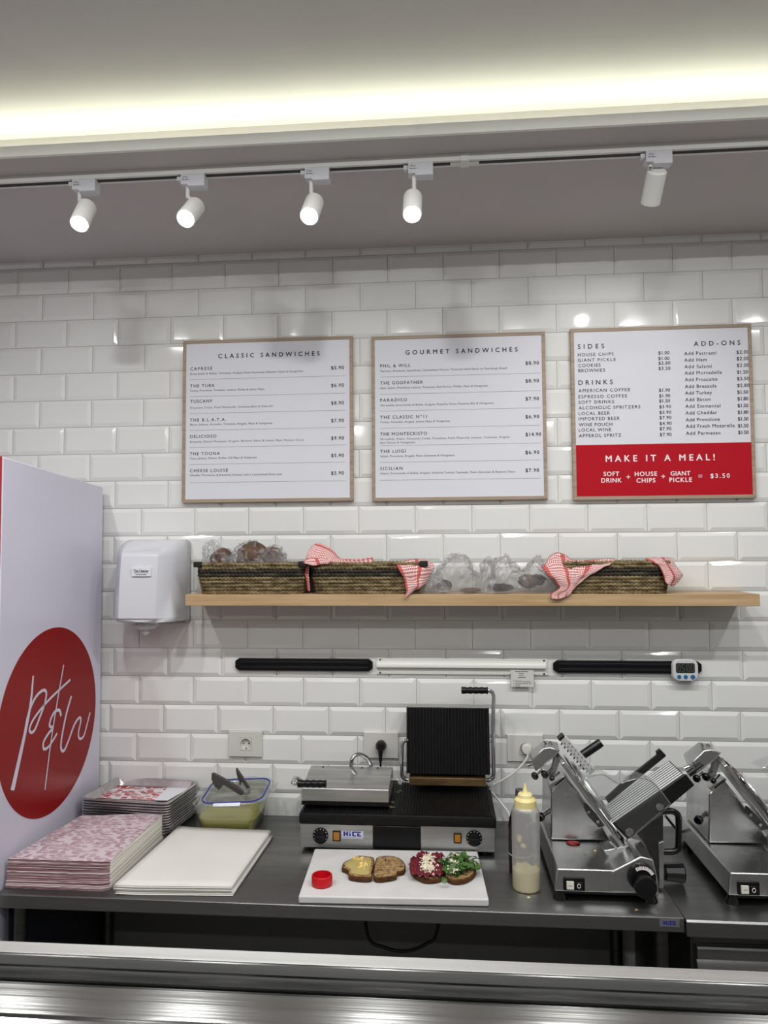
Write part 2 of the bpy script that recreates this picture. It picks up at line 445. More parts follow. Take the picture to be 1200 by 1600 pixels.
M['lens_on'] = emis('lamp_lens', (255, 255, 255), 30.0)
def spotlight(u, du, disc, back, lit, label, power, length=0.1):
    """u: pixel column of the adapter's middle; disc, back: pixels of the lamp face centre and body end"""
    a = wy(u, 290, TY); ax = a.x; zb = Z_SOFFIT - 0.02
    root = thing('track_spotlight', label, 'spotlight', (ax, TY, zb), 'spotlights on the ceiling track')
    ad = MB().prism_y([(ax - 0.034, zb + 0.001), (ax + 0.036, zb + 0.001), (ax + 0.036, zb - 0.036), (ax - 0.012, zb - 0.036), (ax - 0.015, zb - 0.03), (ax - 0.034, zb - 0.03)], TY - 0.017, TY + 0.017)
    ado = ad.build('adapter', M['white_plastic'], root, bevel=0.0015)
    lt = MB(); lt.tube(cat1([(ax - 0.027, TY - 0.0172, zb - 0.013), (ax - 0.0255, TY - 0.0172, zb - 0.008), (ax - 0.021, TY - 0.0172, zb - 0.0075), (ax - 0.019, TY - 0.0172, zb - 0.0115), (ax - 0.016, TY - 0.0172, zb - 0.0105), (ax - 0.0135, TY - 0.0172, zb - 0.008)], 4), 0.0006, 6)
    dashes(lt, ax - 0.029, ax - 0.009, TY - 0.0174, zb - 0.018, 0.0018, 5)
    lt.build('printed_mark', M['ink_grey'], ado, smooth=0)
    MB().box(ax - 0.047, ax - 0.035, TY - 0.012, TY + 0.004, zb - 0.016, zb - 0.004).build('lock_tab', M['white_plastic'], root, bevel=0.001)
    sx = ax - 0.018
    D = wy(disc[0], disc[1], TY - (0.06 if lit else -0.065)); B = None
    if lit:
        o = wy(back[0], back[1], D.y); off = o - D; off.y = 0
        view = (D - CAM).normalized()
        off = off - view * off.dot(view)
        dep = math.sqrt(max(length ** 2 - off.length ** 2, 0.0004))
        B = D + off + view * dep
    else:
        B = wy(back[0], back[1], TY)
    axd = (D - B).normalized(); L = (D - B).length
    stem_top = Vector((sx, TY, zb - 0.03)); 
    hinge = B + axd * (L * 0.30) + Vector((0, 0, 0.0265))
    if not lit: hinge = B + Vector((-0.02, 0, 0.004))
    stem = MB().tube([stem_top, Vector((sx, TY, (zb - 0.03) * 0.35 + hinge.z * 0.65)), hinge], 0.006, 12)
    stem.build('stem', M['warm_white'], root)
    r = 0.0265
    h = MB().lathe([(0.004, 0), (r - 0.004, 0.0), (r, 0.004), (r, L - 0.001), (r - 0.002, L), (r - 0.004, L - 0.002), (r - 0.004, L - 0.012), (0.001, L - 0.012)], B, axd, 36, caps=True)
    h.build('head', M['warm_white'], root)
    le = (0.0015, 0.0035) if lit else (0.009, 0.0095)
    MB().lathe([(0.0005, L - 0.0115), (r - 0.0045, L - 0.0115), (r - 0.0045, L - le[1]), (0.0005, L - le[0])], B, axd, 32).build('lens', M['lens_on'], root)
    MB().cyl(hinge + Vector((-0.004, -0.006, 0)), hinge + Vector((0.004, -0.006, 0)), 0.003, seg=10).build('screw', M['chrome'], root)
    if lit:
        l = bpy.data.lights.new('spot_lamp', 'SPOT'); l.energy = power; l.spot_size = math.radians(75); l.spot_blend = 0.7; l.shadow_soft_size = 0.02
        l.color = (1.0, 0.985, 0.96)
        lo = bpy.data.objects.new('spot_lamp', l); C.objects.link(lo); lo.location = D + axd * 0.002
        lo.rotation_euler = axd.to_track_quat('-Z', 'Y').to_euler()
    return root
spotlight(134, 0, (124, 350), (137, 322), True, 'lit white spotlight, first from the left on the ceiling track', SPOT_POWER)
spotlight(303, 0, (290, 342), (307, 321), True, 'lit white spotlight tilted left, second from the left on the ceiling track', SPOT_POWER)
spotlight(496, 0, (483, 338), (492, 314), True, 'lit white spotlight, third from the left on the ceiling track', SPOT_POWER)
spotlight(657, 0, (644, 335), (645, 307), True, 'lit white spotlight pointing straight forward, above the middle menu board', SPOT_POWER)
spotlight(1028, 0, (1016, 318), (1027, 266), False, 'white spotlight turned away from the camera with its lens hidden, above the right menu board', 0)
# the fifth spotlight washes the wall below it
l = bpy.data.lights.new('spot_lamp', 'SPOT'); l.energy = WASH_POWER; l.spot_size = math.radians(95); l.spot_blend = 0.8; l.shadow_soft_size = 0.02
lo = bpy.data.objects.new('spot_lamp', l); C.objects.link(lo)
_D = wy(1016, 318, TY + 0.065); _B = wy(1027, 266, TY); lo.location = _D + (_D - _B).normalized() * 0.003
lo.rotation_euler = (_D - _B).to_track_quat('-Z', 'Y').to_euler()

# ------------------------------------------------------------------ menu boards
def board(px, label, crop, scale):
    """px: outer corners (left, top-left y, right, bottom-left y)"""
    Yf = -0.022
    a = wy(px[0], px[1], Yf); b = wy(px[2], px[3], Yf)
    x0, x1, z1, z0 = a.x, b.x, a.z, b.z
    root = thing('menu_board', label, 'menu board', ((x0 + x1) / 2, 0, z0), 'menu boards on the tiled wall')
    fw = 0.012
    fr = MB()
    for (p, q, r_, s) in ((x0, x1, z1 - fw, z1), (x0, x1, z0, z0 + fw), (x0, x0 + fw, z0 + fw, z1 - fw), (x1 - fw, x1, z0 + fw, z1 - fw)):
        fr.box(p, q, Yf, -0.0045, r_, s)
    fr.build('frame', M['oak_frame'], root, smooth=0, bevel=0.0008)
    MB().box(x0 + fw, x1 - fw, -0.0195, -0.006, z0 + fw, z1 - fw).build('panel', M['paper'], root, smooth=0)
    P = lambda X, Y: wy(crop[0] + X / scale, crop[1] + Y / scale, -0.0199)
    return root, P, (x0 + fw, x1 - fw, z0 + fw, z1 - fw)
class Lines:
    """one mesh part per line of print"""
    def __init__(s): s.l = []
    def new(s): s.l.append(MB()); return s.l[-1]
    def box(s, *a): s.new().box(*a); return s
    def build(s, name, m, parent, smooth=0):
        for b in s.l: b.build(name, m, parent, smooth=0)
def hline(P, s, x0, x1, base, cap_px, scale, mb, **kw):
    a = P(x0, base); b = P(x1, base); b.z = a.z
    text(mb.new() if isinstance(mb, Lines) else mb, s, a, b, cap_px / scale / 450.0, **kw)

# classic sandwiches
root, P, ext = board((286, 532.5, 552, 782.5), 'left menu board listing classic sandwiches in a grey oak frame', (270, 510), 4.0)
mb = Lines(); hline(P, 'CLASSIC SANDWICHES', 285, 917, 199, 28, 4, mb, bold=0.010); mb.build('heading', M['ink'], root, smooth=0)
nm = Lines()
for s, x0, x1, y in (('CAPRESE', 110, 246, 275), ('THE TURK', 109, 262, 382), ('TUSCANY', 110, 247, 478), ('THE B.L.A.T.A.', 107, 333, 595), ('DELICIOSO', 108, 271, 698), ('THE TOONA', 107, 293, 806), ('CHEESE LOUISE', 107, 344, 912)):
    hline(P, s, x0, x1, y, 20, 4, nm, bold=0.006)
nm.build('item_name', M['ink'], root, smooth=0)
ds = Lines()
for s, x1, y in (('Stracciatella di Bufala, Tomatoes, Arugula, Pesto Genovese, Balsamic Glaze & Vinaigrette.', 817, 303), ('Turkey, Provolone, Tomatoes, Lettuce, Pickles & Lemon Mayo.', 575, 408), ('Prosciutto Crudo, Fresh Mozzarella, Tomatoes,Basil & Olive Oil', 625, 515), ('Bacon, Lettuce, Avocados, Tomatoes, Arugula, Mayo & Vinaigrette.', 623, 620), ('Bresaola, Shaved Parmesan, Arugula, Balsamic Glaze & Lemon Mayo Mustard Sauce.', 822, 727), ('Tuna, Lettuce, Onions, Pickles, Dill Mayo & Vinaigrette.', 527, 831), ('Cheddar, Provolone, & Emmental Cheeses with a Caramelized Onion Jam.', 684, 937)):
    hline(P, s, 107, x1, y, 13, 4, ds, shear=0.2)
ds.build('description', M['ink_grey'], root, smooth=0)
pr = Lines()
for s, y in (('$5.90', 269), ('$6.90', 379), ('$8.90', 489), ('$7.90', 599), ('$9.90', 709), ('$5.90', 817), ('$5.90', 927)):
    hline(P, s, 990, 1069, y, 22, 4, pr, bold=0.010)
pr.build('price', M['ink'], root, smooth=0)
rl = Lines()
for y in (333, 440, 545, 650, 757, 863, 977):
    a = P(105, y); b = P(1080, y); rl.box(a.x, b.x, -0.0199, -0.0194, a.z - 0.0005, a.z + 0.0005)
rl.build('divider_line', M['rule'], root, smooth=0)

# gourmet sandwiches
root, P, ext = board((580, 526, 856, 780), 'middle menu board listing gourmet sandwiches in a grey oak frame', (570, 500), 4.0)
mb = Lines(); hline(P, 'GOURMET SANDWICHES', 255, 955, 216, 28, 4, mb, bold=0.010); mb.build('heading', M['ink'], root, smooth=0)
nm = Lines()
for s, x1, y in (('PHIL & WILL', 285, 297), ('THE GODFATHER', 363, 404), ('PARADISO', 263, 511), ('THE CLASSIC N°11', 388, 618), ('THE MONTECRISTO', 389, 723), ('THE LUIGI', 255, 831), ('SICILIAN', 235, 938)):
    hline(P, s, 97, x1, y, 20, 4, nm, bold=0.006)
nm.build('item_name', M['ink'], root, smooth=0)
ds = Lines()
for s, x1, y in (('Pastrami, Emmental, Sauerkraut, Caramelized Onions, Thousand Island Sauce on Sourdough Bread.', 890, 326), ('Ham, Salami, Provolone, Lettuce, Tomatoes, Red Onions, Pickles, Mayo & Vinaigrette.', 771, 432), ('Mortadella, Stracciatella di Bufala, Arugula, Pistachio Pesto, Pistachio Bits & Vinaigrette.', 808, 540), ('Turkey, Avocados, Arugula, Lemon Mayo & Vinaigrette.', 535, 645), ('Mortadella, Salami, Prosciutto Crudo, Provolone, Fresh Mozarella, Lettuce, Tomatoes, Arugula,', 907, 751), ('Red Onions & Vinaigrette.', 317, 774), ('Salami, Provolone, Arugula, Pesto Genovese & Vinaigrette.', 562, 858), ('Salami, Stracciatella di Bufala, Arugula, Sundried Tomato Tapenade, Pesto Genovese & Balsamic Glaze.', 942, 965)):
    hline(P, s, 97, x1, y, 13, 4, ds, shear=0.2)
ds.build('description', M['ink_grey'], root, smooth=0)
pr = Lines()
for s, x1, y in (('$8.90', 1088, 280), ('$8.90', 1088, 391), ('$7.90', 1088, 503), ('$6.90', 1089, 615), ('$14.90', 1101, 726), ('$6.90', 1090, 838), ('$7.90', 1089, 950)):
    hline(P, s, 1005, x1, y, 22, 4, pr, bold=0.010)
pr.build('price', M['ink'], root, smooth=0)
rl = Lines()
for y in (357, 465, 570, 677, 786, 890, 1002):
    a = P(95, y); b = P(1100, y); rl.box(a.x, b.x, -0.0199, -0.0194, a.z - 0.0005, a.z + 0.0005)
rl.build('divider_line', M['rule'], root, smooth=0)

# sides, drinks, add-ons
root, P, ext = board((891, 514, 1182.5, 778), 'right menu board with sides, drinks, add-ons and a red meal deal band', (880, 490), 3.75)
zr = P(600, 762).z
rb = MB().box(ext[0], ext[1], -0.0205, -0.0193, ext[2], zr).build('red_band', M['red_print'], root, smooth=0)
mb = Lines()
for s, x0, x1, y in (('SIDES', 86, 240, 207), ('DRINKS', 90, 290, 418), ('ADD-ONS', 766, 1038, 190)): hline(P, s, x0, x1, y, 27, 3.75, mb, bold=0.008)
mb.build('heading', M['ink'], root, smooth=0)
nm = Lines()
for s, x0, x1, y in (('HOUSE CHIPS', 86, 295, 251), ('GIANT PICKLE', 86, 307, 283), ('COOKIES', 89, 219, 314), ('BROWNIES', 89, 245, 344), ('AMERICAN COFFEE', 90, 391, 461), ('ESPRESSO COFFEE', 90, 374, 497), ('SOFT DRINKS', 90, 298, 529), ('ALCOHOLIC SPRITZERS', 91, 452, 562), ('LOCAL BEER', 91, 274, 595), ('IMPORTED BEER', 91, 331, 627), ('WINE POUCH', 92, 288, 661), ('LOCAL WINE', 92, 282, 692), ('APPEROL SPRITZ', 92, 340, 725)):
    hline(P, s, x0, x1, y, 19, 3.75, nm, bold=0.006)
for i, (s, x1, y) in enumerate((('Pastrami', 897, 244), ('Ham', 841, 282), ('Salami', 870, 321), ('Mortadella', 930, 358), ('Proscuito', 904, 397), ('Bresaola', 898, 437), ('Turkey', 872, 475), ('Bacon', 863, 514), ('Emmental', 921, 553), ('Cheddar', 901, 592), ('Provolone', 918, 632), ('Fresh Mozarella', 1005, 670), ('Parmesan', 921, 711))):
    hline(P, 'Add ' + s, 709 + i * 0.9, x1, y, 20, 3.75, nm, bold=0.006)
nm.build('item_name', M['ink'], root, smooth=0)
pr = Lines()
for s, x0, x1, y in (('$1.00', 558, 622, 240), ('$1.00', 558, 622, 272), ('$2.80', 559, 628, 300), ('$3.20', 559, 628, 331), ('$1.90', 562, 626, 458), ('$1.90', 563, 627, 491), ('$1.50', 563, 626, 521), ('$3.90', 564, 632, 555), ('$3.90', 565, 633, 588), ('$7.90', 565, 634, 619), ('$4.90', 566, 635, 653), ('$7.90', 566, 634, 684), ('$7.90', 567, 635, 718)):
    hline(P, s, x0, x1, y, 19, 3.75, pr, bold=0.008)
for i, (s, y) in enumerate((('$2.00', 236), ('$2.00', 274), ('$2.00', 313), ('$1.50', 353), ('$2.50', 391), ('$2.80', 431), ('$1.50', 470), ('$1.80', 509), ('$1.50', 549), ('$1.80', 588), ('$1.50', 627), ('$1.50', 667), ('$1.50', 706))):
    hline(P, s, 1016 + i * 0.8, (1089 if s[1] == '2' else 1082) + i * 0.4, y, 20, 3.75, pr, bold=0.008)
pr.build('price', M['ink'], root, smooth=0)
Pr = lambda X, Y: wy(880 + X / 3.75, 490 + Y / 3.75, -0.0208)
mb = Lines()
hline(Pr, 'MAKE IT A MEAL!', 250, 888, 868, 36, 3.75, mb, bold=0.010)
for s, x0, x1, y in (('SOFT', 237, 328, 952), ('DRINK', 224, 342, 990), ('HOUSE', 420, 550, 952), ('CHIPS', 430, 540, 990), ('GIANT', 630, 745, 949), ('PICKLE', 623, 754, 987), ('$3.50', 864, 976, 963)): hline(Pr, s, x0, x1, y, 25, 3.75, mb, bold=0.010)
for cxp, cyp, kind in ((381, 957, '+'), (586, 954, '+'), (803, 952, '=')):
    c = Pr(cxp, cyp); q = 0.0068; t = 0.0011
    if kind == '+': mb.new().box(c.x - q, c.x + q, -0.021, -0.0205, c.z - t, c.z + t).box(c.x - t, c.x + t, -0.0211, -0.0206, c.z - q, c.z + q)
    else: mb.new().box(c.x - q, c.x + q, -0.021, -0.0205, c.z + 0.002, c.z + 0.004).box(c.x - q, c.x + q, -0.021, -0.0205, c.z - 0.004, c.z - 0.002)
mb.build('meal_lettering', M['white_ink'], rb, smooth=0)

# ------------------------------------------------------------------ drinks fridge at the left
FX = -0.635
fr = thing('drinks_fridge', 'tall white fridge with a red circle logo on its side, left of the work table', 'fridge', (-0.95, -0.36, 0))
side = [(-0.03, 0.04), (-0.035, 2.053), (-0.648, 2.09), (-0.648, 0.04)]
MB().prism_x(side, FX - 0.62, FX).build('cabinet', M['fridge'], fr, bevel=0.003)
MB().prism_x([(-0.649, 1.775), (-0.649, 2.092), (-0.735, 2.085), (-0.735, 1.79)], FX - 0.62, FX).build('header', M['fridge_red'], fr, bevel=0.004)
MB().box(FX - 0.615, FX - 0.004, -0.70, -0.65, 0.10, 1.765).build('door', M['white_plastic'], fr, bevel=0.004)
MB().box(FX - 0.60, FX - 0.02, -0.64, -0.04, 0.0, 0.039).build('plinth', M['black_matt'], fr)
cy_, cz_, cr_ = -0.362, 1.287, 0.290
disc = MB().lathe([(0.0, 0.0), (cr_, 0.0), (cr_, 0.0008), (0.0, 0.0008)], (FX + 0.0002, cy_, cz_), (1, 0, 0), 96)
lg = disc.build('logo_disc', M['logo_red'], fr, smooth=0)
def LG(p): return wx(p[0] / 2.58, 700 + p[1] / 2.58, FX + 0.0016)
def ribbon(mb, pts, w0, w1, n=8, dx=0.0):
    P = [p + Vector((dx, 0, 0)) for p in cat1([LG(p) for p in pts], n)]
    L = []; R_ = []
    for i, p in enumerate(P):
        t = (P[min(i + 1, len(P) - 1)] - P[max(i - 1, 0)]); t.x = 0; t.normalize()
        nrm = Vector((0, -t.z, t.y)); wd = w0 + (w1 - w0) * i / (len(P) - 1)
        L.append(p + nrm * wd / 2); R_.append(p - nrm * wd / 2)
    mb.grid([L, R_], uv=False)
sg = MB()
ribbon(sg, [(134, 918), (122, 1040), (92, 1190), (50, 1380)], 0.008, 0.020)
ribbon(sg, [(92, 1190), (112, 1080), (140, 1010), (170, 978), (186, 985), (180, 1030), (160, 1085), (140, 1135), (125, 1147), (119, 1130), (140, 1085), (200, 1012), (283, 934)], 0.010, 0.008, 8, 0.0004)
ribbon(sg, [(256, 874), (232, 1010), (205, 1180), (180, 1378)], 0.007, 0.006, 8, 0.0008)
ribbon(sg, [(246, 1080), (240, 1058), (222, 1062), (206, 1090), (200, 1120), (214, 1128), (196, 1150), (176, 1185), (176, 1212), (192, 1208), (214, 1178), (230, 1150)], 0.010, 0.008)
ribbon(sg, [(288, 1000), (268, 1070), (250, 1160), (246, 1210), (258, 1220), (276, 1180), (300, 1115), (320, 1087), (326, 1100), (316, 1150), (322, 1172), (338, 1160), (352, 1110), (363, 1066)], 0.010, 0.008)
sg.build('logo_lettering', M['fridge'], lg, smooth=0)

# ------------------------------------------------------------------ paper towel dispenser
dp = thing('paper_towel_dispenser', 'white centre-feed paper towel dispenser on the tiled wall, left of the shelf', 'towel dispenser', (-0.43, 0, 1.56))
bx0, bx1 = -0.548, -0.312
MB().prism_y(rrect((bx0 + bx1) / 2, 1.711, (bx1 - bx0) / 2, 0.150, 0.02), -0.022, -0.0055).build('back_plate', mat('grey_plastic', (168, 168, 168), 0.4), dp)
def dsec(z, d, ins):  # horizontal section: depth d, inset at sides
    a, b = bx0 + 0.008 + ins, bx1 - 0.006 - ins
    return [(a, -0.022, z), (a, -d * 0.55, z), (a + 0.012, -d * 0.78, z), (a + 0.046, -d, z), (b - 0.046, -d, z), (b - 0.012, -d * 0.80, z), (b, -d * 0.55, z), (b, -0.022, z)]
rings = [dsec(1.572, 0.13, 0.004), dsec(1.576, 0.185, 0.002), dsec(1.592, 0.205, 0), dsec(1.70, 0.198, 0), dsec(1.80, 0.186, 0), dsec(1.822, 0.178, 0.001), dsec(1.846, 0.140, 0.003), dsec(1.8585, 0.09, 0.008), dsec(1.861, 0.04, 0.012)]
MB().loft(rings).build('cover', M['white_plastic'], dp, bevel=0.003, bseg=3, smooth=40)
pz = 1.572
MB().lathe([(0.047, 0), (0.044, -0.014), (0.030, -0.026), (0.012, -0.028)], ((bx0 + bx1) / 2 - 0.005, -0.115, pz + 0.002), (0, 0, 1), 24).build('nozzle', M['white_plastic'], dp)
tuft = MB(); rr_ = random.Random(2)
tuft.loft([[(-0.435 + math.cos(a) * r * (1 + .4 * math.sin(3 * a + k)), -0.115 + math.sin(a) * r, z) for a in [2 * PI * i / 14 for i in range(14)]] for k, (r, z) in enumerate(((0.012, 1.549), (0.007, 1.541), (0.011, 1.535), (0.004, 1.527)))])
tuft.build('paper_tuft', mat('tissue', (232, 232, 230), 0.9), dp)
Dp = lambda X, Y: wy(170 + X / 3.636, 820 + Y / 3.636, -0.2005)
q0, q1 = Dp(130, 242), Dp(238, 292)
stk = MB().box(q0.x, q1.x, -0.2, -0.188, q1.z, q0.z).build('sticker', mat('sticker', (222, 224, 226), 0.4), dp, smooth=0)
lt = MB(); a = Dp(140, 268); b = Dp(226, 267); b.z = a.z; text(lt, 'The Cleaner', a, b, 0.0075, bold=0.012)
a = Dp(152, 285); b = Dp(212, 285); b.z = a.z; dashes(lt, a.x, b.x, a.y, a.z, 0.0022, 4)
a = Dp(140, 273); b = Dp(226, 273); lt.box(a.x, b.x, -0.2006, -0.2002, a.z - 0.0006, a.z + 0.0006)
lt.build('sticker_lettering', M['ink'], stk, smooth=0)

# ------------------------------------------------------------------ oak shelf
sh = MB().box(-0.270, 1.611, -0.18, -0.0057, 1.6325, 1.671)
tag(sh.build('wall_shelf', M['oak_shelf'], bevel=0.0015), 'long oak floating shelf holding baskets and bread bags', 'shelf')
SZ = 1.671

# ------------------------------------------------------------------ woven baskets
def weave_mat(name, a, b_, c_):
    m = mat(name, a, 0.75, 0, 0.2)
    tc = nd(m, 'ShaderNodeTexCoord'); mp = nd(m, 'ShaderNodeMapping'); mp.inputs['Scale'].default_value = (26, 26, 90)
    no = nd(m, 'ShaderNodeTexNoise'); no.inputs['Scale'].default_value = 1.3; no.inputs['Detail'].default_value = 3
    rp = nd(m, 'ShaderNodeValToRGB'); e = rp.color_ramp.elements
    e[0].position = 0.32; e[0].color = lin(b_); e[1].position = 0.68; e[1].color = lin(c_)
    e2 = e.new(0.5); e2.color = lin(a)
    lk(m, tc.outputs['Object'], mp.inputs[0]); lk(m, mp.outputs[0], no.inputs['Vector']); lk(m, no.outputs[0], rp.inputs[0]); lk(m, rp.outputs[0], bs(m).inputs['Base Color'])
    return m
M['grass'] = weave_mat('seagrass', (112, 97, 68), (74, 62, 42), (142, 127, 94))
M['grass_dark'] = weave_mat('dark_seagrass', (50, 46, 40), (30, 28, 26), (74, 66, 54))
def coil(mb, cx, cy, hx, hy, rc, z, r, seg=150, mi=0):
    base = rrect(cx, cy, hx, hy, rc, 10)
    # resample evenly
    P = [Vector((x, y, 0)) for x, y in base]; n = len(P); L = [0]
    for i in range(n): L.append(L[-1] + (P[(i + 1) % n] - P[i]).length)
    rings = []
    pts = []
    for s in range(seg):
        d = L[-1] * s / seg; i = max(k for k in range(n) if L[k] <= d); t = (d - L[i]) / max(L[i + 1] - L[i], 1e-9)
        pts.append(P[i].lerp(P[(i + 1) % n], t))
    K = 8; ntw = int(L[-1] / 0.0135)
    for s in range(seg):
        t = (pts[(s + 1) % seg] - pts[s - 1]).normalized(); nr = Vector((t.y, -t.x, 0))
        ring = []
        for k in range(K):
            a = 2 * PI * k / K
            tw = 1 + 0.20 * math.sin(2 * PI * s * ntw / seg + a * 1.0 + z * 700) + 0.05 * noise.noise(pts[s] * 60 + Vector((0, 0, z * 90)))
            ring.append(pts[s] + nr * (math.cos(a) * r * tw) + Vector((0, 0, z + math.sin(a) * r * 1.05 * tw)))
        rings.append(ring)
    mb.loft(rings, closed=True, caps=False, mi=mi)
def basket(cx, w, label, h=0.108, tabs=True):
    d = 0.080; cy = -0.092
    root = thing('woven_basket', label, 'basket', (cx, cy, SZ), 'woven baskets on the shelf')
    nrow = 9; r = h / (2 * nrow)
    body = MB(); dark = MB()
    for i in range(nrow):
        t = i / (nrow - 1); z = SZ + r + i * 2 * r * 0.985
        k = 0.93 + 0.07 * min(1, t * 1.6)
        tgt = dark if i in (5, 6) else body
        coil(tgt, cx, cy, w / 2 * k - r, d * k - r, 0.045, z, r * 1.08, seg=int(460 * w / 0.38))
    body.build('body', M['grass'], root, smooth=60)
    dark.build('stripe', M['grass_dark'], root, smooth=60)
    MB().prism_z(rrect(cx, cy, w / 2 * 0.92, d * 0.92, 0.045), SZ + 0.001, SZ + 0.008).build('base', M['grass'], root)
    if tabs:
        for sx in (-1, 1):
            x = cx + sx * (w / 2 - 0.012)
            MB().box(x - 0.014, x + 0.014, cy - d - 0.002, cy - d + 0.012, SZ + h - 0.016, SZ + h + 0.003).build('leather_tab', M['black_matt'], root, bevel=0.003)
    return root
xl = wy(306, 900, -0.15).x; xr = wy(480, 900, -0.15).x
basket((xl + xr) / 2, xr - xl, 'seagrass basket with a dark stripe holding wrapped brown loaves, left end of the shelf')
B1 = (xl, xr)
xl = wy(485, 900, -0.15).x; xr = wy(668, 900, -0.15).x
basket((xl + xr) / 2, xr - xl, 'seagrass basket with a checked towel over both ends, second from the left on the shelf')
B2 = (xl, xr)
xl = wy(872, 900, -0.15).x; xr = wy(1051, 900, -0.15).x
basket((xl + xr) / 2, xr - xl, 'rightmost seagrass basket, with a checked towel draped over its left end', tabs=False)
B3 = (xl, xr)

# ------------------------------------------------------------------ checked tea towels
def towel_mat():
    m = mat('checked_towel', (228, 214, 212), 0.9, 0, 0.1)
    uv = nd(m, 'ShaderNodeUVMap'); sp = nd(m, 'ShaderNodeSeparateXYZ'); lk(m, uv.outputs[0], sp.inputs[0])
    def stripes(out, n, thr):
        a = nd(m, 'ShaderNodeMath', operation='MULTIPLY'); a.inputs[1].default_value = n; lk(m, out, a.inputs[0])
        b = nd(m, 'ShaderNodeMath', operation='FRACT'); lk(m, a.outputs[0], b.inputs[0])
        c = nd(m, 'ShaderNodeMath', operation='LESS_THAN'); c.inputs[1].default_value = thr; lk(m, b.outputs[0], c.inputs[0])
        return c.outputs[0]
    s1 = stripes(sp.outputs[0], 95, 0.5); s2 = stripes(sp.outputs[1], 95, 0.5)
    wide = stripes(sp.outputs[0], 8.3, 0.17)
    ad = nd(m, 'ShaderNodeMath', operation='ADD'); lk(m, s1, ad.inputs[0]); lk(m, s2, ad.inputs[1])
    hf = nd(m, 'ShaderNodeMath', operation='MULTIPLY'); hf.inputs[1].default_value = 0.5; lk(m, ad.outputs[0], hf.inputs[0])
    mx = nd(m, 'ShaderNodeMath', operation='MAXIMUM'); wd = nd(m, 'ShaderNodeMath', operation='MULTIPLY'); wd.inputs[1].default_value = 0.85; lk(m, wide, wd.inputs[0])
    lk(m, hf.outputs[0], mx.inputs[0]); lk(m, wd.outputs[0], mx.inputs[1])
    mix = nd(m, 'ShaderNodeMix', data_type='RGBA'); mix.inputs[6].default_value = lin((232, 222, 219)); mix.inputs[7].default_value = lin((178, 52, 44))
    lk(m, mx.outputs[0], mix.inputs[0]); lk(m, mix.outputs[2], bs(m).inputs['Base Color'])
    return m
M['towel'] = towel_mat()
def wrinkle(rows, amp, f, seed=0):
    return [[p + Vector((noise.noise(p * f + Vector((seed, 0, 0))), noise.noise(p * f + Vector((0, seed + 9, 0))) * 1.2, noise.noise(p * f + Vector((0, 0, seed + 5))))) * amp for p in r] for r in rows]
def towel(patches, label, seed):
    mb = MB()
    for ctrl, us, vs in patches:
        rows = patch(ctrl, 8)
        mb.grid(wrinkle(rows, 0.004, 38, seed), us=us, vs=vs)
    o = mb.build('tea_towel', M['towel'], smooth=80, solid=0.0018)
    return tag(o, label, 'towel', 'checked tea towels in the baskets')
def T7(X, Y, y): return wy(460 + X / 3.75, 830 + Y / 3.75, y)
def T8(X, Y, y): return wy(740 + X / 2.609, 840 + Y / 2.609, y)
YF = -0.181
towel([([[T7(588, 182, -0.165), T7(660, 172, -0.14), T7(740, 165, -0.10), T7(800, 175, -0.07)],
         [T7(612, 225, YF), T7(680, 215, YF), T7(760, 205, -0.16), T7(818, 210, -0.12)],
         [T7(645, 290, YF - 0.004), T7(695, 290, YF - 0.004), T7(745, 280, YF), T7(790, 270, -0.15)],
         [T7(655, 345, YF - 0.007), T7(690, 342, YF - 0.006), T7(725, 335, YF), T7(755, 320, -0.165)],
         [T7(642, 398, YF - 0.010), T7(652, 390, YF - 0.008), T7(672, 370, YF - 0.005), T7(700, 352, YF - 0.002)]], 0.24, 0.16)],
      'red and white checked towel hanging over the right end of the second basket', 3)
towel([([[T7(66, 180, -0.16), T7(80, 120, -0.15), T7(105, 85, -0.12), T7(130, 68, -0.10)],
         [T7(130, 188, -0.168), T7(140, 150, -0.15), T7(160, 100, -0.12), T7(180, 82, -0.10)],
         [T7(205, 186, -0.165), T7(205, 160, -0.14), T7(220, 130, -0.11), T7(235, 122, -0.09)],
         [T7(290, 190, -0.155), T7(290, 182, -0.13), T7(290, 172, -0.10), T7(290, 164, -0.08)],
         [T7(470, 190, -0.15), T7(465, 182, -0.13), T7(462, 172, -0.10), T7(460, 156, -0.08)]], 0.16, 0.3),
       ([[T7(52, 188, -0.172), T7(95, 158, -0.172), T7(205, 165, -0.172)], [T7(54, 190, -0.180), T7(120, 192, -0.180), T7(205, 178, -0.178)], [T7(56, 192, -0.178), T7(125, 198, -0.178), T7(200, 192, -0.176)]], 0.2, 0.05),
       ([[T7(66, 190, -0.155), T7(84, 195, -0.15)], [T7(62, 250, -0.15), T7(84, 255, -0.145)], [T7(72, 310, -0.15), T7(90, 315, -0.145)], [T7(80, 352, -0.15), T7(90, 352, -0.145)]], 0.03, 0.12)],
      'red and white checked towel bunched up at the left end of the second basket', 5)
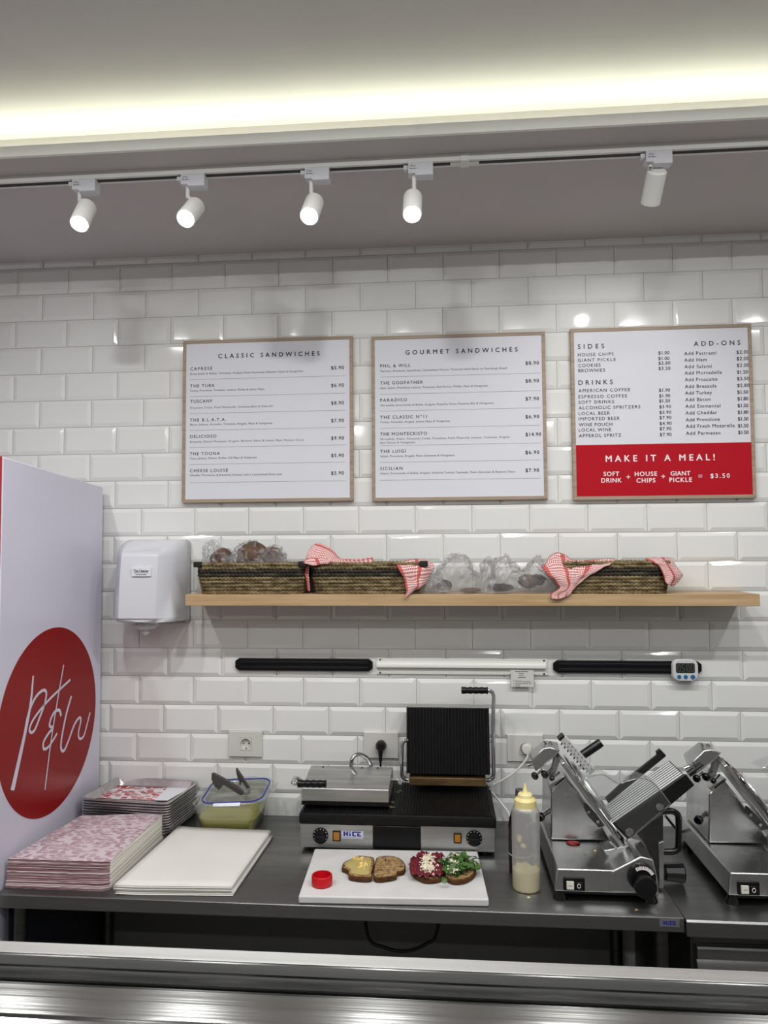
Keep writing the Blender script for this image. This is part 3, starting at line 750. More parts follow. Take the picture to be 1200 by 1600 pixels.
towel([([[T8(290, 110, -0.13), T8(320, 66, -0.10), T8(372, 72, -0.08), T8(420, 95, -0.06), T8(500, 88, -0.06), T8(582, 90, -0.08)],
         [T8(280, 122, -0.165), T8(330, 100, -0.16), T8(378, 108, -0.15), T8(430, 112, -0.16), T8(505, 108, -0.165), T8(570, 98, -0.165)],
         [T8(300, 150, YF), T8(345, 145, YF - 0.006), T8(390, 150, YF), T8(430, 150, YF - 0.004), T8(480, 138, YF - 0.002), T8(535, 118, YF)],
         [T8(335, 182, YF - 0.006), T8(360, 180, YF - 0.012), T8(395, 182, YF - 0.004), T8(420, 180, YF - 0.002), T8(440, 172, YF), T8(480, 150, YF)],
         [T8(350, 208, YF - 0.008), T8(365, 210, YF - 0.012), T8(385, 210, YF - 0.008), T8(398, 208, YF - 0.004), T8(412, 205, YF - 0.002), T8(430, 190, YF)],
         [T8(316, 228, YF - 0.010), T8(335, 232, YF - 0.012), T8(352, 232, YF - 0.010), T8(370, 228, YF - 0.008), T8(388, 224, YF - 0.006), T8(402, 216, YF - 0.002)],
         [T8(314, 245, YF - 0.012), T8(332, 250, YF - 0.012), T8(350, 252, YF - 0.010), T8(366, 246, YF - 0.008), T8(382, 238, YF - 0.006), T8(396, 226, YF - 0.004)]], 0.36, 0.26)],
      'red and white checked towel draped down the left end of the rightmost basket', 8)
towel([([[T8(700, 88, -0.12), T8(730, 82, -0.09), T8(765, 80, -0.08), T8(806, 85, -0.08)],
         [T8(722, 96, -0.165), T8(758, 98, -0.172), T8(785, 98, -0.15), T8(820, 105, -0.10)],
         [T8(755, 115, YF), T8(778, 122, YF), T8(800, 125, -0.17), T8(838, 132, -0.12)],
         [T8(770, 150, YF - 0.003), T8(790, 155, YF - 0.003), T8(815, 158, -0.175), T8(851, 155, -0.13)],
         [T8(782, 182, YF - 0.004), T8(794, 190, YF - 0.004), T8(806, 197, -0.18), T8(822, 192, -0.16)]], 0.2, 0.2)],
      'red and white checked towel corner hanging over the right end of the rightmost basket', 11)

# ------------------------------------------------------------------ bread and bags on the shelf
M['bag'] = film('clear_bag', 0.05, 0.17, (0.97, 0.97, 0.97), 1.0, 70, 0.12)
M['crust'] = noisy(mat('brown_crust', (108, 84, 70), 0.75, 0, 0.2), (78, 58, 48), (30, 30, 30), 4, bump=0.3, dist=0.003)
M['dark_crust'] = noisy(mat('dark_crust', (58, 44, 38), 0.75, 0, 0.2), (34, 26, 24), (60, 60, 60), 4, bump=0.6, dist=0.003)
def lump(c, r, seed, amp=0.15, f=9, flat=None, nu=28, nv=16):
    mb = MB(); rows = []
    for a in range(nv + 1):
        th = PI * a / nv; row = []
        for b in range(nu + 1):
            ph = 2 * PI * (b % nu) / nu
            d = Vector((math.sin(th) * math.cos(ph), math.sin(th) * math.sin(ph), math.cos(th)))
            k = 1 + amp * noise.noise(d * f * 0.35 + Vector((seed * 3.1, seed, 0))) + amp * 0.5 * noise.noise(d * f + Vector((0, seed * 2.3, 0)))
            p = Vector((d.x * r[0] * k, d.y * r[1] * k, d.z * r[2] * k)) + Vector(c)
            if flat is not None: p.z = max(p.z, flat)
            row.append(p)
        rows.append(row)
    return mb.grid(rows, uv=False)
def lumpthing(name, c, r, seed, m, label, cat, group=None, amp=0.15, f=9, flat=None, nu=28, nv=16):
    mb = lump(c, r, seed, amp, f, flat, nu, nv)
    o = mb.build(name, m, smooth=60)
    bm = bmesh.new(); bm.from_mesh(o.data); bmesh.ops.remove_doubles(bm, verts=bm.verts, dist=1e-5); bmesh.ops.recalc_face_normals(bm, faces=bm.faces); bm.to_mesh(o.data); bm.free()
    return tag(o, label, cat, group)
for i, (u, v, rx, rz, lab) in enumerate(((347, 878, 0.042, 0.048, 'brown loaf in clear wrap, left one in the left basket'), (395, 872, 0.058, 0.060, 'large brown loaf in clear wrap, in the middle of the left basket'), (428, 876, 0.036, 0.048, 'brown loaf in clear wrap, right one in the left basket'))):
    c = wy(u, v, -0.09)
    lumpthing('bread_loaf', (c.x, -0.09, c.z), (rx, 0.05, rz), i + 1, M['crust'], lab, 'bread', 'loaves in the left basket', 0.08, 4)
def bag(pts, y0, depth, label, seed, base=None):
    """crumpled clear bag: pixel outline from the left foot over the top to the right foot, with real depth"""
    top = [wy(u, v, y0) for u, v in pts]
    n = 44; prof = cat1(top, 9); rows = []
    nn = len(prof)
    for k in range(n + 1):
        a = PI * k / n; row = []
        for i, p in enumerate(prof):
            zb = base if base is not None else SZ + 0.002
            h = max(p.z - zb, 0.0)
            q = Vector((p.x, y0 + depth * math.cos(a), zb + h * (max(0.0, math.sin(a)) ** 0.55)))
            d = Vector((noise.noise(q * 34 + Vector((seed, 0, 0))), noise.noise(q * 34 + Vector((0, seed, 0))), noise.noise(q * 34 + Vector((0, 0, seed))))) * 0.016
            e = Vector((q.x * 1.0, q.y * 1.6, q.z * 0.7))
            d += Vector((0.5 - abs(noise.noise(e * 58 + Vector((seed, 3, 0)))) * 2, 0.5 - abs(noise.noise(e * 62 + Vector((9, 0, seed)))) * 2.4, 0.5 - abs(noise.noise(e * 66 + Vector((1, 0, seed)))) * 2)) * 0.013
            q = q + d * (0.3 + 0.7 * math.sin(a))
            q.z = max(q.z, zb); q.y = min(q.y, -0.01)
            row.append(q)
        rows.append(row)
    o = MB().grid(rows, uv=False).build('plastic_bag', M['bag'], smooth=25)
    return tag(o, label, 'plastic bag', 'clear bread bags on the shelf')
bag([(320, 880), (326, 850), (333, 846), (345, 858), (365, 866), (372, 872)], -0.09, 0.05, 'clear bag over the left loaf in the left basket, with a pointed corner', 1, base=SZ + 0.05)
bag([(364, 876), (372, 856), (384, 848), (398, 851), (412, 858), (430, 853), (440, 862), (447, 878)], -0.09, 0.055, 'clear crinkled bag over the middle and right loaves in the left basket', 4, base=SZ + 0.05)
bag([(654, 922), (662, 905), (676, 896), (688, 902), (700, 920)], -0.13, 0.035, 'small knotted clear bag beside the second basket', 7)
bag([(676, 922), (684, 892), (700, 872), (716, 866), (728, 874), (738, 892), (750, 900), (764, 870), (770, 896), (764, 922)], -0.09, 0.06, 'clear bread bag with a peaked top, left of the two large ones on the shelf', 12)
bag([(752, 924), (768, 896), (776, 876), (790, 868), (800, 882), (818, 888), (834, 870), (850, 884), (866, 908), (872, 924)], -0.10, 0.06, 'clear bread bag with brown crusts inside, beside the rightmost basket', 21)
for i, (u, v, y, r, s, m, lab) in enumerate(((692, 914, -0.10, (0.030, 0.03, 0.018), 3, 'dark_crust', 'dark bread end showing in the small bag beside the second basket'), (657, 898, -0.135, (0.010, 0.02, 0.012), 5, 'dark_crust', 'dark knob of bread under the edge of the second towel'),
        (735, 922, -0.11, (0.035, 0.03, 0.008), 8, 'crust', 'thin brown slice lying flat in the peaked bag'), (782, 918, -0.13, (0.042, 0.03, 0.013), 6, 'dark_crust', 'dark slice lying at the left of the right bread bag'),
        (826, 908, -0.11, (0.034, 0.035, 0.022), 9, 'crust', 'brown knobbly crust in the right bread bag'), (840, 906, -0.09, (0.026, 0.03, 0.018), 14, 'dark_crust', 'darker crust behind the brown one in the right bread bag'))):
    c = wy(u, v, y)
    lumpthing('bread_piece', (c.x, y, max(c.z, SZ + r[2] * 0.6)), r, s, M[m], lab, 'bread', 'bread pieces in bags on the shelf', 0.25, 9, SZ + 0.003)

# ------------------------------------------------------------------ knife racks, ticket rail, timer
def rack(u0, u1, v0, v1, label):
    a = wy(u0, v0, -0.02); b = wy(u1, v1, -0.02); z0, z1 = b.z, a.z; zc = (z0 + z1) / 2
    root = thing('magnetic_knife_rack', label, 'knife rack', ((a.x + b.x) / 2, 0, z0), 'magnetic knife racks')
    e = 0.014; c = 0.010
    out = [(a.x, z0 + c), (a.x + e, z0), (b.x - e, z0), (b.x, z0 + c), (b.x, z1 - c), (b.x - e, z1), (a.x + e, z1), (a.x, z1 - c)]
    MB().prism_y(out, -0.017, -0.0054).build('body', M['black'], root, bevel=0.002)
    for k in (-1, 1):
        MB().box(a.x + e + 0.004, b.x - e - 0.004, -0.021, -0.0165, zc + k * 0.0095 - 0.004, zc + k * 0.0095 + 0.004).build('magnet_strip', mat('dark_magnet', (38, 38, 42), 0.35, 0.6), root, bevel=0.001)
    return root
rack(367, 582, 1028.5, 1049.5, 'black magnetic knife rack, left of the white ticket rail')
rack(864.5, 1097.5, 1032, 1053.5, 'black magnetic knife rack, right of the white ticket rail')
a = wy(588.5, 1027.5, -0.015); b = wy(857, 1056, -0.015); z1 = (a.z + wy(857, 1032, -0.015).z) / 2; z0 = (b.z + wy(588, 1053, -0.015).z) / 2
tr_ = thing('ticket_rail', 'white metal order ticket rail between the two black knife racks', 'ticket rail', ((a.x + b.x) / 2, 0, z0))
M['rail'] = mat('white_enamel', (214, 214, 206), 0.3)
MB().box(a.x, b.x, -0.009, -0.0054, z0, z1).build('back_strip', M['rail'], tr_, bevel=0.001)
MB().prism_x([(-0.009, z1 - 0.008), (-0.016, z1 - 0.014), (-0.020, z1 - 0.026), (-0.020, z1 - 0.030), (-0.013, z1 - 0.034), (-0.009, z1 - 0.034)], a.x, b.x - 0.008).build('roller_channel', M['rail'], tr_)
for x in (a.x + 0.012, b.x - 0.014):
    for z in (z1 - 0.005, z0 + 0.005): MB().cyl((x, -0.0088, z), (x, -0.0105, z), 0.003, seg=12).build('screw', M['dark_steel'], tr_)
p = wy(798, 1047, -0.021); q = wy(834, 1073.5, -0.021)
tk = thing('order_ticket', 'small printed paper ticket hanging from the white rail', 'paper ticket', ((p.x + q.x) / 2, -0.021, q.z))
MB().box(p.x, q.x, -0.0212, -0.0206, q.z, p.z).build('slip', mat('ticket_paper', (206, 206, 200), 0.7), tk, smooth=0)
lt = MB(); wd = q.x - p.x
for k, (f0, f1, zz, hh_) in enumerate(((.20, .76, .006, .0022), (.36, .58, .0125, .002), (.36, .58, .0185, .0016), (.31, .65, .026, .0024), (.20, .86, .040, .0016), (.20, .90, .0465, .0018), (.20, .40, .0525, .0018), (.20, .40, .0585, .0018))):
    dashes(lt, p.x + wd * f0, p.x + wd * f1, -0.0215, p.z - zz, hh_, k)
    if k > 3: dashes(lt, p.x + wd * .12, p.x + wd * .14, -0.0215, p.z - zz, hh_, k)
text(lt, 'Qty Description', (p.x + wd * .09, -0.0214, p.z - 0.036), (p.x + wd * .46, -0.0214, p.z - 0.036), 0.0026)
lt.build('print', M['ink_grey'], tk, smooth=0)

tc_ = wy(1070, 1047, -0.03)
tm = thing('kitchen_timer', 'white digital kitchen timer stuck to the right knife rack', 'timer', (tc_.x, -0.022, tc_.z - 0.037))
TX, TZ = tc_.x, tc_.z
MB().loft([[(x, y, z) for x, z in rrect(TX, TZ, hx, hz, 0.022, 8)] for y, hx, hz in ((-0.022, 0.040, 0.034), (-0.024, 0.043, 0.037), (-0.034, 0.0425, 0.0365), (-0.038, 0.040, 0.034))]).build('case', mat('timer_plastic', (206, 204, 206), 0.3), tm)
scx, scz = TX - 0.0005, TZ + 0.008
MB().prism_y(rrect(scx, scz, 0.031, 0.0165, 0.006), -0.0388, -0.0375).build('screen', mat('lcd', (34, 36, 32), 0.15), tm)
dg = MB()
SEG = {'0': 'abcdef', '1': 'bc', '5': 'afgcd'}
def seven(ch, x, z, wv, h, t=0.0014):
    S_ = {'a': (x, x + wv, z + h - t, z + h), 'g': (x, x + wv, z + h / 2 - t / 2, z + h / 2 + t / 2), 'd': (x, x + wv, z, z + t), 'f': (x, x + t, z + h / 2, z + h), 'b': (x + wv - t, x + wv, z + h / 2, z + h), 'e': (x, x + t, z, z + h / 2), 'c': (x + wv - t, x + wv, z, z + h / 2)}
    for s in SEG[ch]: q = S_[s]; dg.box(q[0], q[1], -0.0394, -0.0387, q[2], q[3])
for i, ch in enumerate('0500'): seven(ch, scx - 0.026 + i * 0.0135 + (0.003 if i > 1 else 0), scz - 0.012, 0.009, 0.024)
for dz in (-0.005, 0.005): dg.box(scx + 0.0005, scx + 0.0025, -0.0394, -0.0387, scz + dz - 0.001, scz + dz + 0.001)
dg.build('digits', mat('lcd_digit', (96, 98, 88), 0.4), tm, smooth=0)
M['teal'] = mat('blue_button', (22, 104, 150), 0.35)
for du, r in ((-0.0212, 0.0065), (0.0, 0.0065), (0.0235, 0.0073)):
    MB().cyl((TX - 0.0005 + du, -0.0375, TZ - 0.0215), (TX - 0.0005 + du, -0.0405, TZ - 0.0215), r, seg=20).build('button', M['teal'], tm)

# ------------------------------------------------------------------ wall sockets
M['plate'] = mat('socket_plate', (206, 204, 198), 0.35)
def outlet(u, v, label):
    c = wy(u, v, -0.012); x, z = c.x, c.z
    root = thing('wall_socket', label, 'power socket', (x, 0, z - 0.045), 'white wall sockets')
    sx = x + 0.0015
    def rc4(hx, hz, y, ox=0.0): return [(x + ox - hx, y, z - hz), (x + ox + hx, y, z - hz), (x + ox + hx, y, z + hz), (x + ox - hx, y, z + hz)]
    MB().loft([rc4(0.061, 0.0445, -0.0054), rc4(0.061, 0.0445, -0.0135), rc4(0.060, 0.0435, -0.0145), rc4(0.0225, 0.0225, -0.0145, 0.0015), rc4(0.0225, 0.0225, -0.0054, 0.0015)], closed=True).build('plate', M['plate'], root, smooth=20)
    sq = [(sx - 0.022, z - 0.022), (sx + 0.022, z - 0.022), (sx + 0.022, z + 0.022), (sx - 0.022, z + 0.022)]
    N = 40; ring = [];
    def sqp(a):
        cxx, czz = math.cos(a), math.sin(a); k = 0.022 / max(abs(cxx), abs(czz)); return (sx + cxx * k, z + czz * k)
    A = [2 * PI * i / N + PI / 4 for i in range(N)]
    rings = [[(*(lambda q: (q[0], -0.0143, q[1]))(sqp(a)),) for a in A], [(*(lambda q: (q[0], -0.0158, q[1]))(sqp(a)),) for a in A], [(sx + 0.019 * math.cos(a), -0.0158, z + 0.019 * math.sin(a)) for a in A], [(sx + 0.0180 * math.cos(a), -0.0060, z + 0.0180 * math.sin(a)) for a in A]]
    MB().loft(rings, caps=False).add(rings[-1], [tuple(range(N))]).build('insert', M['plate'], root)
    for dx in (-0.0095, 0.0095): MB().cyl((sx + dx, -0.0058, z), (sx + dx, -0.0066, z), 0.0024, seg=12).build('pin_hole', M['black'], root)
    for dz in (-0.0165, 0.0165): MB().box(sx - 0.002, sx + 0.002, -0.012, -0.006, z + dz - 0.001, z + dz + 0.001).build('earth_clip', M['black'], root)
    return Vector((sx, -0.0145, z))
o1 = outlet(383.5, 1162.3, 'empty white wall socket, above the clear food container')
o2 = outlet(595, 1164.5, 'white wall socket with a black plug, behind the grill')
o3 = outlet(820.5, 1169, 'white wall socket with a white plug, left of the slicer')
pl = thing('power_plug', 'black round plug and cord in the middle wall socket', 'power plug', (o2.x, o2.y, o2.z - 0.02))
MB().lathe([(0.0175, 0.006), (0.0178, 0.0), (0.018, -0.01), (0.016, -0.026), (0.010, -0.034), (0.0, -0.035)], (o2.x, o2.y - 0.002, o2.z + 0.002), (0, 1, 0), 28).build('plug_head', M['black'], pl)
MB().tube([(o2.x, o2.y - 0.02, o2.z + 0.002), (o2.x, o2.y - 0.028, o2.z - 0.012), (o2.x, o2.y - 0.028, o2.z - 0.05)], [0.011, 0.0085, 0.0048], 12).build('strain_relief', M['black'], pl)
MB().tube([(o2.x, o2.y - 0.028, o2.z - 0.045), (o2.x, o2.y - 0.026, o2.z - 0.12), (o2.x, -0.02, o2.z - 0.19), (o2.x + 0.01, -0.02, 0.9)], 0.0036, 10).build('cord', M['black'], pl)
M['white_cord'] = mat('white_cord', (214, 212, 206), 0.4)
pl = thing('power_plug', 'white plug in the right wall socket with a white cord running left to the grill', 'power plug', (o3.x, o3.y, o3.z - 0.02))
MB().lathe([(0.0175, 0.006), (0.0178, 0.0), (0.0175, -0.012), (0.014, -0.02), (0.0, -0.021)], (o3.x + 0.002, o3.y - 0.002, o3.z), (0, 1, 0), 28).build('plug_head', M['white_cord'], pl)
cpts = [(o3.x + 0.006, o3.y - 0.014, o3.z + 0.004), tuple(wy(823, 1185, -0.035)), tuple(wy(806, 1205, -0.04)), tuple(wy(785, 1219, -0.045)), tuple(wy(770, 1227, -0.05)), tuple(wy(765, 1234, -0.05)), tuple(wy(771, 1241, -0.05)), tuple(wy(783, 1255, -0.06)), tuple(wy(795, 1271, -0.09)), tuple(wy(800, 1292, -0.11))]
MB().tube(cat1(cpts, 8), 0.0036, 10).build('cord', M['white_cord'], pl)

# ------------------------------------------------------------------ stainless work table
TZ0 = 0.88; TXL, TXR = -0.628, 1.2095
tb = thing('work_table', 'long stainless steel work table along the tiled wall', 'table', (0.29, -0.33, 0))
MB().prism_x([(-0.0056, TZ0), (-0.645, TZ0), (-0.650, TZ0 - 0.003), (-0.650, TZ0 - 0.036), (-0.648, TZ0 - 0.038), (-0.632, TZ0 - 0.038), (-0.632, TZ0 - 0.030), (-0.0056, TZ0 - 0.030)], TXL, TXR).build('tabletop', [M['steel_top']], tb, bevel=0.0012)
for x in (-0.585, 1.165):
    for y in (-0.60, -0.06): MB().cyl((x, y, 0), (x, y, 0.849), 0.02, seg=20).build('leg', M['dark_steel'], tb)
MB().box(-0.60, 1.18, -0.62, -0.04, 0.22, 0.25).build('undershelf', M['dark_steel'], tb, bevel=0.002)
MB().box(-0.616, -0.609, -0.62, -0.05, 0.1, 0.848).build('end_shade_sheet', mat('end_shade_dark', (44, 46, 54), 0.5), tb)  # dark sheet added so the fridge side reads as shaded under the tabletop
MB().box(-0.60, 1.18, -0.036, -0.03, 0.26, 0.848).build('back_panel', mat('dark_panel', (100, 100, 97), 0.6), tb)
a = wy(1030, 1434.6, -0.651); b = wy(1062, 1450, -0.651)
bd = MB().box(a.x, b.x, -0.6512, -0.6498, b.z + 0.002, a.z - 0.003).build('maker_plate', mat('plate_silver', (120, 120, 128), 0.4, 0.5), tb, smooth=0)
lt = MB(); maker_mark(lt, a.x + 0.010, b.x - 0.009, b.z + 0.007, a.z - 0.0065, -0.6516); lt.build('plate_lettering', M['blue_ink'], bd, smooth=0)

# black cable loop under the table
cb = MB().tube(cat1([(0.345, -0.3, 0.845), tuple(wy(574, 1458, -0.3)), tuple(wy(600, 1480, -0.3)), tuple(wy(635, 1486, -0.3)), tuple(wy(665, 1475, -0.3)), tuple(wy(683, 1454, -0.3)), (0.60, -0.3, 0.848)], 8), 0.005, 10)
tag(cb.build('black_cable', M['black'], smooth=60), 'black cord looping down below the work table', 'cord')

# ------------------------------------------------------------------ refrigerated counter on the right
rc = thing('refrigerated_counter', 'stainless refrigerated counter with drawers, right of the work table', 'counter', (1.8, -0.33, 0))
MB().prism_x([(-0.012, 0.878), (-0.655, 0.878), (-0.660, 0.874), (-0.660, 0.838), (-0.64, 0.838), (-0.012, 0.838)], TXR + 0.002, 2.5).build('worktop', M['steel_top'], rc, bevel=0.0012)
MB().box(1.235, 2.48, -0.61, -0.02, 0.1, 0.8375).build('body', M['dark_steel'], rc, bevel=0.002)
for x0_, x1_ in ((1.245, 1.66), (1.67, 2.08)):
    for z1_, z0_ in ((0.800, 0.46), (0.45, 0.13)):
        MB().prism_x([(-0.612, z1_), (-0.630, z1_), (-0.634, z1_ - 0.004), (-0.634, z1_ - 0.028), (-0.625, z1_ - 0.034), (-0.634, z1_ - 0.05), (-0.634, z0_), (-0.612, z0_)], x0_, x1_).build('drawer', M['steel'], rc)
MB().box(1.245, 2.47, -0.6, -0.05, 0.0, 0.099).build('plinth', M['black_matt'], rc)

# ------------------------------------------------------------------ sheet pans
def print_mat(name, white, red, cover=0.5, scale=42):
    """paper printed with small food motifs: irregular blocks and rings in one ink"""
    m = mat(name, white, 0.75, 0, 0.2)
    tc = nd(m, 'ShaderNodeTexCoord'); mp = nd(m, 'ShaderNodeMapping'); mp.inputs['Scale'].default_value = (scale, scale * 1.5, 0.0)
    lk(m, tc.outputs['Object'], mp.inputs[0])
    vo = nd(m, 'ShaderNodeTexVoronoi', distance='CHEBYCHEV'); vo.inputs['Scale'].default_value = 1.0; vo.inputs['Randomness'].default_value = 0.8
    v2 = nd(m, 'ShaderNodeTexVoronoi'); v2.inputs['Scale'].default_value = 2.1
    lk(m, mp.outputs[0], vo.inputs['Vector']); lk(m, mp.outputs[0], v2.inputs['Vector'])
    a = nd(m, 'ShaderNodeMath', operation='LESS_THAN'); a.inputs[1].default_value = 0.44; lk(m, vo.outputs['Distance'], a.inputs[0])
    # outline rings inside
    s = nd(m, 'ShaderNodeMath', operation='MULTIPLY'); s.inputs[1].default_value = 5.5; lk(m, v2.outputs['Distance'], s.inputs[0])
    fr_ = nd(m, 'ShaderNodeMath', operation='FRACT'); lk(m, s.outputs[0], fr_.inputs[0])
    b = nd(m, 'ShaderNodeMath', operation='GREATER_THAN'); b.inputs[1].default_value = 0.36; lk(m, fr_.outputs[0], b.inputs[0])
    sep = nd(m, 'ShaderNodeSeparateColor'); lk(m, vo.outputs['Color'], sep.inputs[0])
    c = nd(m, 'ShaderNodeMath', operation='GREATER_THAN'); c.inputs[1].default_value = 0.66; lk(m, sep.outputs[0], c.inputs[0])
    mx = nd(m, 'ShaderNodeMath', operation='MAXIMUM'); lk(m, b.outputs[0], mx.inputs[0]); lk(m, c.outputs[0], mx.inputs[1])
    mu = nd(m, 'ShaderNodeMath', operation='MULTIPLY'); lk(m, a.outputs[0], mu.inputs[0]); lk(m, mx.outputs[0], mu.inputs[1])
    mc = nd(m, 'ShaderNodeMath', operation='MULTIPLY'); mc.inputs[1].default_value = cover; lk(m, mu.outputs[0], mc.inputs[0])
    mix = nd(m, 'ShaderNodeMix', data_type='RGBA'); mix.inputs[6].default_value = lin(white); mix.inputs[7].default_value = lin(red)
    lk(m, mc.outputs[0], mix.inputs[0]); lk(m, mix.outputs[2], bs(m).inputs['Base Color'])
    return m
M['pan'] = mat('pan_aluminium', (212, 210, 211), 0.32, 1.0); noisy(M['pan'], (188, 186, 187), (30, 30, 30), 3, 0.35, 0.7, rough2=0.4)
NPAN, PSP = 12, 0.0086
fl, fr2, br, bl = wz(126.4, 1245, 1.0), wz(266.5, 1253.6, 1.0), wz(307, 1219, 1.0), wz(179.5, 1214.6, 1.0)
pcx = (fl.x + fr2.x + br.x + bl.x) / 4 + 0.004; pcy = (fl.y + fr2.y + br.y + bl.y) / 4 - 0.003
phx = 0.160; phy = 0.121
prot = math.atan2(fr2.y - fl.y, fr2.x - fl.x)
def pan_mesh():
    mb = MB()
    R = lambda dx, z: [(x, y, z) for x, y in rrect(0, 0, phx - dx, phy - dx, 0.028 - dx * 0.6, 6)]
    mb.loft([R(0.004, -0.0035), R(0.0, -0.0042), R(-0.0005, -0.0015), R(0.002, 0.0), R(0.006, -0.0004), R(0.010, -0.004), R(0.016, -0.0225), R(0.019, -0.0245)], caps=False)
    mb.add(R(0.019, -0.0245), [tuple(range(28))])
    return mb
pan0 = None
for i in range(NPAN):
    zt = 1.0 - (NPAN - 1 - i) * PSP
    if zt - 0.0245 < TZ0: pass
    jx, jy = random.uniform(-.0012, .0012), random.uniform(-.0012, .0012)
    lab = ('topmost aluminium sheet pan of the stack, lined with printed paper' if i == NPAN - 1 else 'aluminium sheet pan inside the stack below the top one')
    if pan0 is None:
        pan0 = pan_mesh().build('sheet_pan', M['pan'], loc=(0, 0, 0), smooth=40, solid=0.0009); o = pan0
    else:
        o = pan0.copy(); C.objects.link(o)
    o.location = (pcx + jx, pcy + jy, max(zt, TZ0 + 0.0252)); o.rotation_euler = (0, 0, prot)
    tag(o, lab, 'sheet pan', 'stacked sheet pans')
M['liner'] = print_mat('printed_liner', (220, 214, 216), (170, 30, 44), 0.95, 44)
lp = thing('pan_liner', 'red printed paper sheet lying in the top sheet pan', 'paper', (pcx, pcy, 0.977))
q4 = [wz(u, v, 0.9785) for u, v in ((146, 1246), (240, 1250), (293, 1231), (180, 1226.5))]
lnr = MB(); rows = [[q4[0].lerp(q4[1], i / 10).lerp(q4[3].lerp(q4[2], i / 10), j / 8) + Vector((0, 0, 0.0006 * math.sin(i + j))) for i in range(11)] for j in range(9)]
for r in rows:
    for p in r: p.z -= 0.0015
lnr.grid(rows).build('sheet', M['liner'], lp, smooth=60, solid=0.0004)
q5 = [wz(u, v, 0.979) for u, v in ((241, 1250.5), (262, 1251), (296, 1231.5), (262, 1230.5))]
nt_ = MB(); nt_.prism(q5, (0, 0, 0), (0, 0, 0.0004)).build('note', M['paper'], lp, smooth=0)

# ------------------------------------------------------------------ stack of printed wrapping paper
M['wrap'] = print_mat('printed_wrap', (200, 186, 191), (150, 104, 116), 0.72, 58)
M['wrap_edge'] = mat('wrap_edge_red', (120, 78, 84), 0.85, 0, 0.1)
M['sheet_edge'] = mat('sheet_edge', (226, 222, 212), 0.85, 0, 0.1)
noisy(M['wrap_edge'], (196, 176, 176), (1.5, 1.5, 420), 3, 0.42, 0.58)
noisy(M['sheet_edge'], (176, 168, 156), (2, 2, 420), 3, 0.45, 0.75)
ztp = 0.956
A = wz(12, 1342, ztp); B = wz(172, 1347, ztp); Cc = wz(256, 1271, 0.962); D = wz(126, 1275, ztp)
A.x = max(A.x, FX + 0.012); D.x = max(D.x, FX + 0.006)
stk_ = MB(); NL = 34; rs = random.Random(5)
rings = []; mis = []
for k in range(NL + 1):
    t = k / NL
    for e in (0, 1):
        zz = TZ0 + 0.001 + (ztp - TZ0 - 0.001) * (k + 0.35 * e) / (NL + 0.35)
        j = 0.0022 * rs.uniform(-1, 1) if e == 0 else j
        out_ = 0.010 * max(0.0, 1 - t) ** 1.5
        lift = 0.006 * t
        ring = []
        for (P0, P1, n_) in ((A, B, 14), (B, Cc, 14), (Cc, D, 14), (D, A, 14)):
            for i in range(n_):
                p = P0.lerp(P1, i / n_); s_ = i / n_
                q = Vector((p.x, p.y, zz))
                if P0 is A: q.y -= out_ + j + 0.002 * noise.noise(Vector((i * 0.7, k * 0.9, 0)))
                if P0 is B: q.x += j * 0.6; q.z += lift * s_
                if P0 is Cc: q.z += lift * (1 - s_) 
                ring.append(q)
        rings.append(ring)
n_ = len(rings[0])
v = [p for r in rings for p in r]; f = []; mi = []
for a_ in range(len(rings) - 1):
    for i in range(n_):
        jn = (i + 1) % n_; f.append((a_ * n_ + i, a_ * n_ + jn, (a_ + 1) * n_ + jn, (a_ + 1) * n_ + i)); mi.append(1 if i < 14 else 2)
stk_.v = v; stk_.f = f; stk_.mi = mi
# top sheet as a grid
top = [[A.lerp(B, i / 14).lerp(D.lerp(Cc, i / 14), jj / 14) for i in range(15)] for jj in range(15)]
for jj, r in enumerate(top):
    for i, p in enumerate(r):
        p.z = ztp + 0.001 + 0.006 * (jj / 14) * (i / 14) + 0.0012 * noise.noise(Vector((i * 0.4, jj * 0.4, 2)))
        if jj == 0: p.y -= 0.002
stk_.grid(top, uv=False, mi=0)
tag(stk_.build('printed_paper_stack', [M['wrap'], M['wrap_edge'], M['sheet_edge']], smooth=0, recalc=False), 'thick stack of red printed wrapping paper beside the fridge', 'paper stack')

# white sheets
M['white_sheet'] = noisy(mat('white_sheet', (220, 217, 210), 0.8, 0, 0.2), (214, 211, 204), (4, 4, 4), 2)
wA = wz(178, 1383, 0.904); wB = wz(362, 1385, 0.904); wC = wz(424, 1297, 0.904); wD = wz(279, 1291.5, 0.904)
NS = 8
for k in range(NS):
    t = k / (NS - 1); z = TZ0 + 0.0016 + 0.0215 * t
    dx, dy = rs.uniform(-.003, .003) + (1 - t) * 0.004, rs.uniform(-.003, .003) - (1 - t) * 0.004
    rows = [[wA.lerp(wB, i / 16).lerp(wD.lerp(wC, i / 16), j / 12) for i in range(17)] for j in range(13)]
    for j, r in enumerate(rows):
        for i, p in enumerate(r):
            p.z = z; p.x += dx; p.y += dy
            if k == NS - 1 and j > 9 and i > 12: p.x -= 0.004 * (i - 12) / 4 * (j - 9) / 3
            if i <= 2: p.z += 0.0007 * (3 - i)
            if k >= 1: p.z += 0.0002 * noise.noise(Vector((i * 0.3, j * 0.3, k * 3)))
    o = MB().grid(rows, uv=False).build('white_paper_sheet', M['white_sheet'], smooth=40, solid=0.0022 if k else 0.0014)
    tag(o, 'topmost plain white paper sheet of the flat pile on the table' if k == NS - 1 else 'plain white folded paper sheet in the flat pile under the topmost one', 'paper', 'pile of white paper sheets')

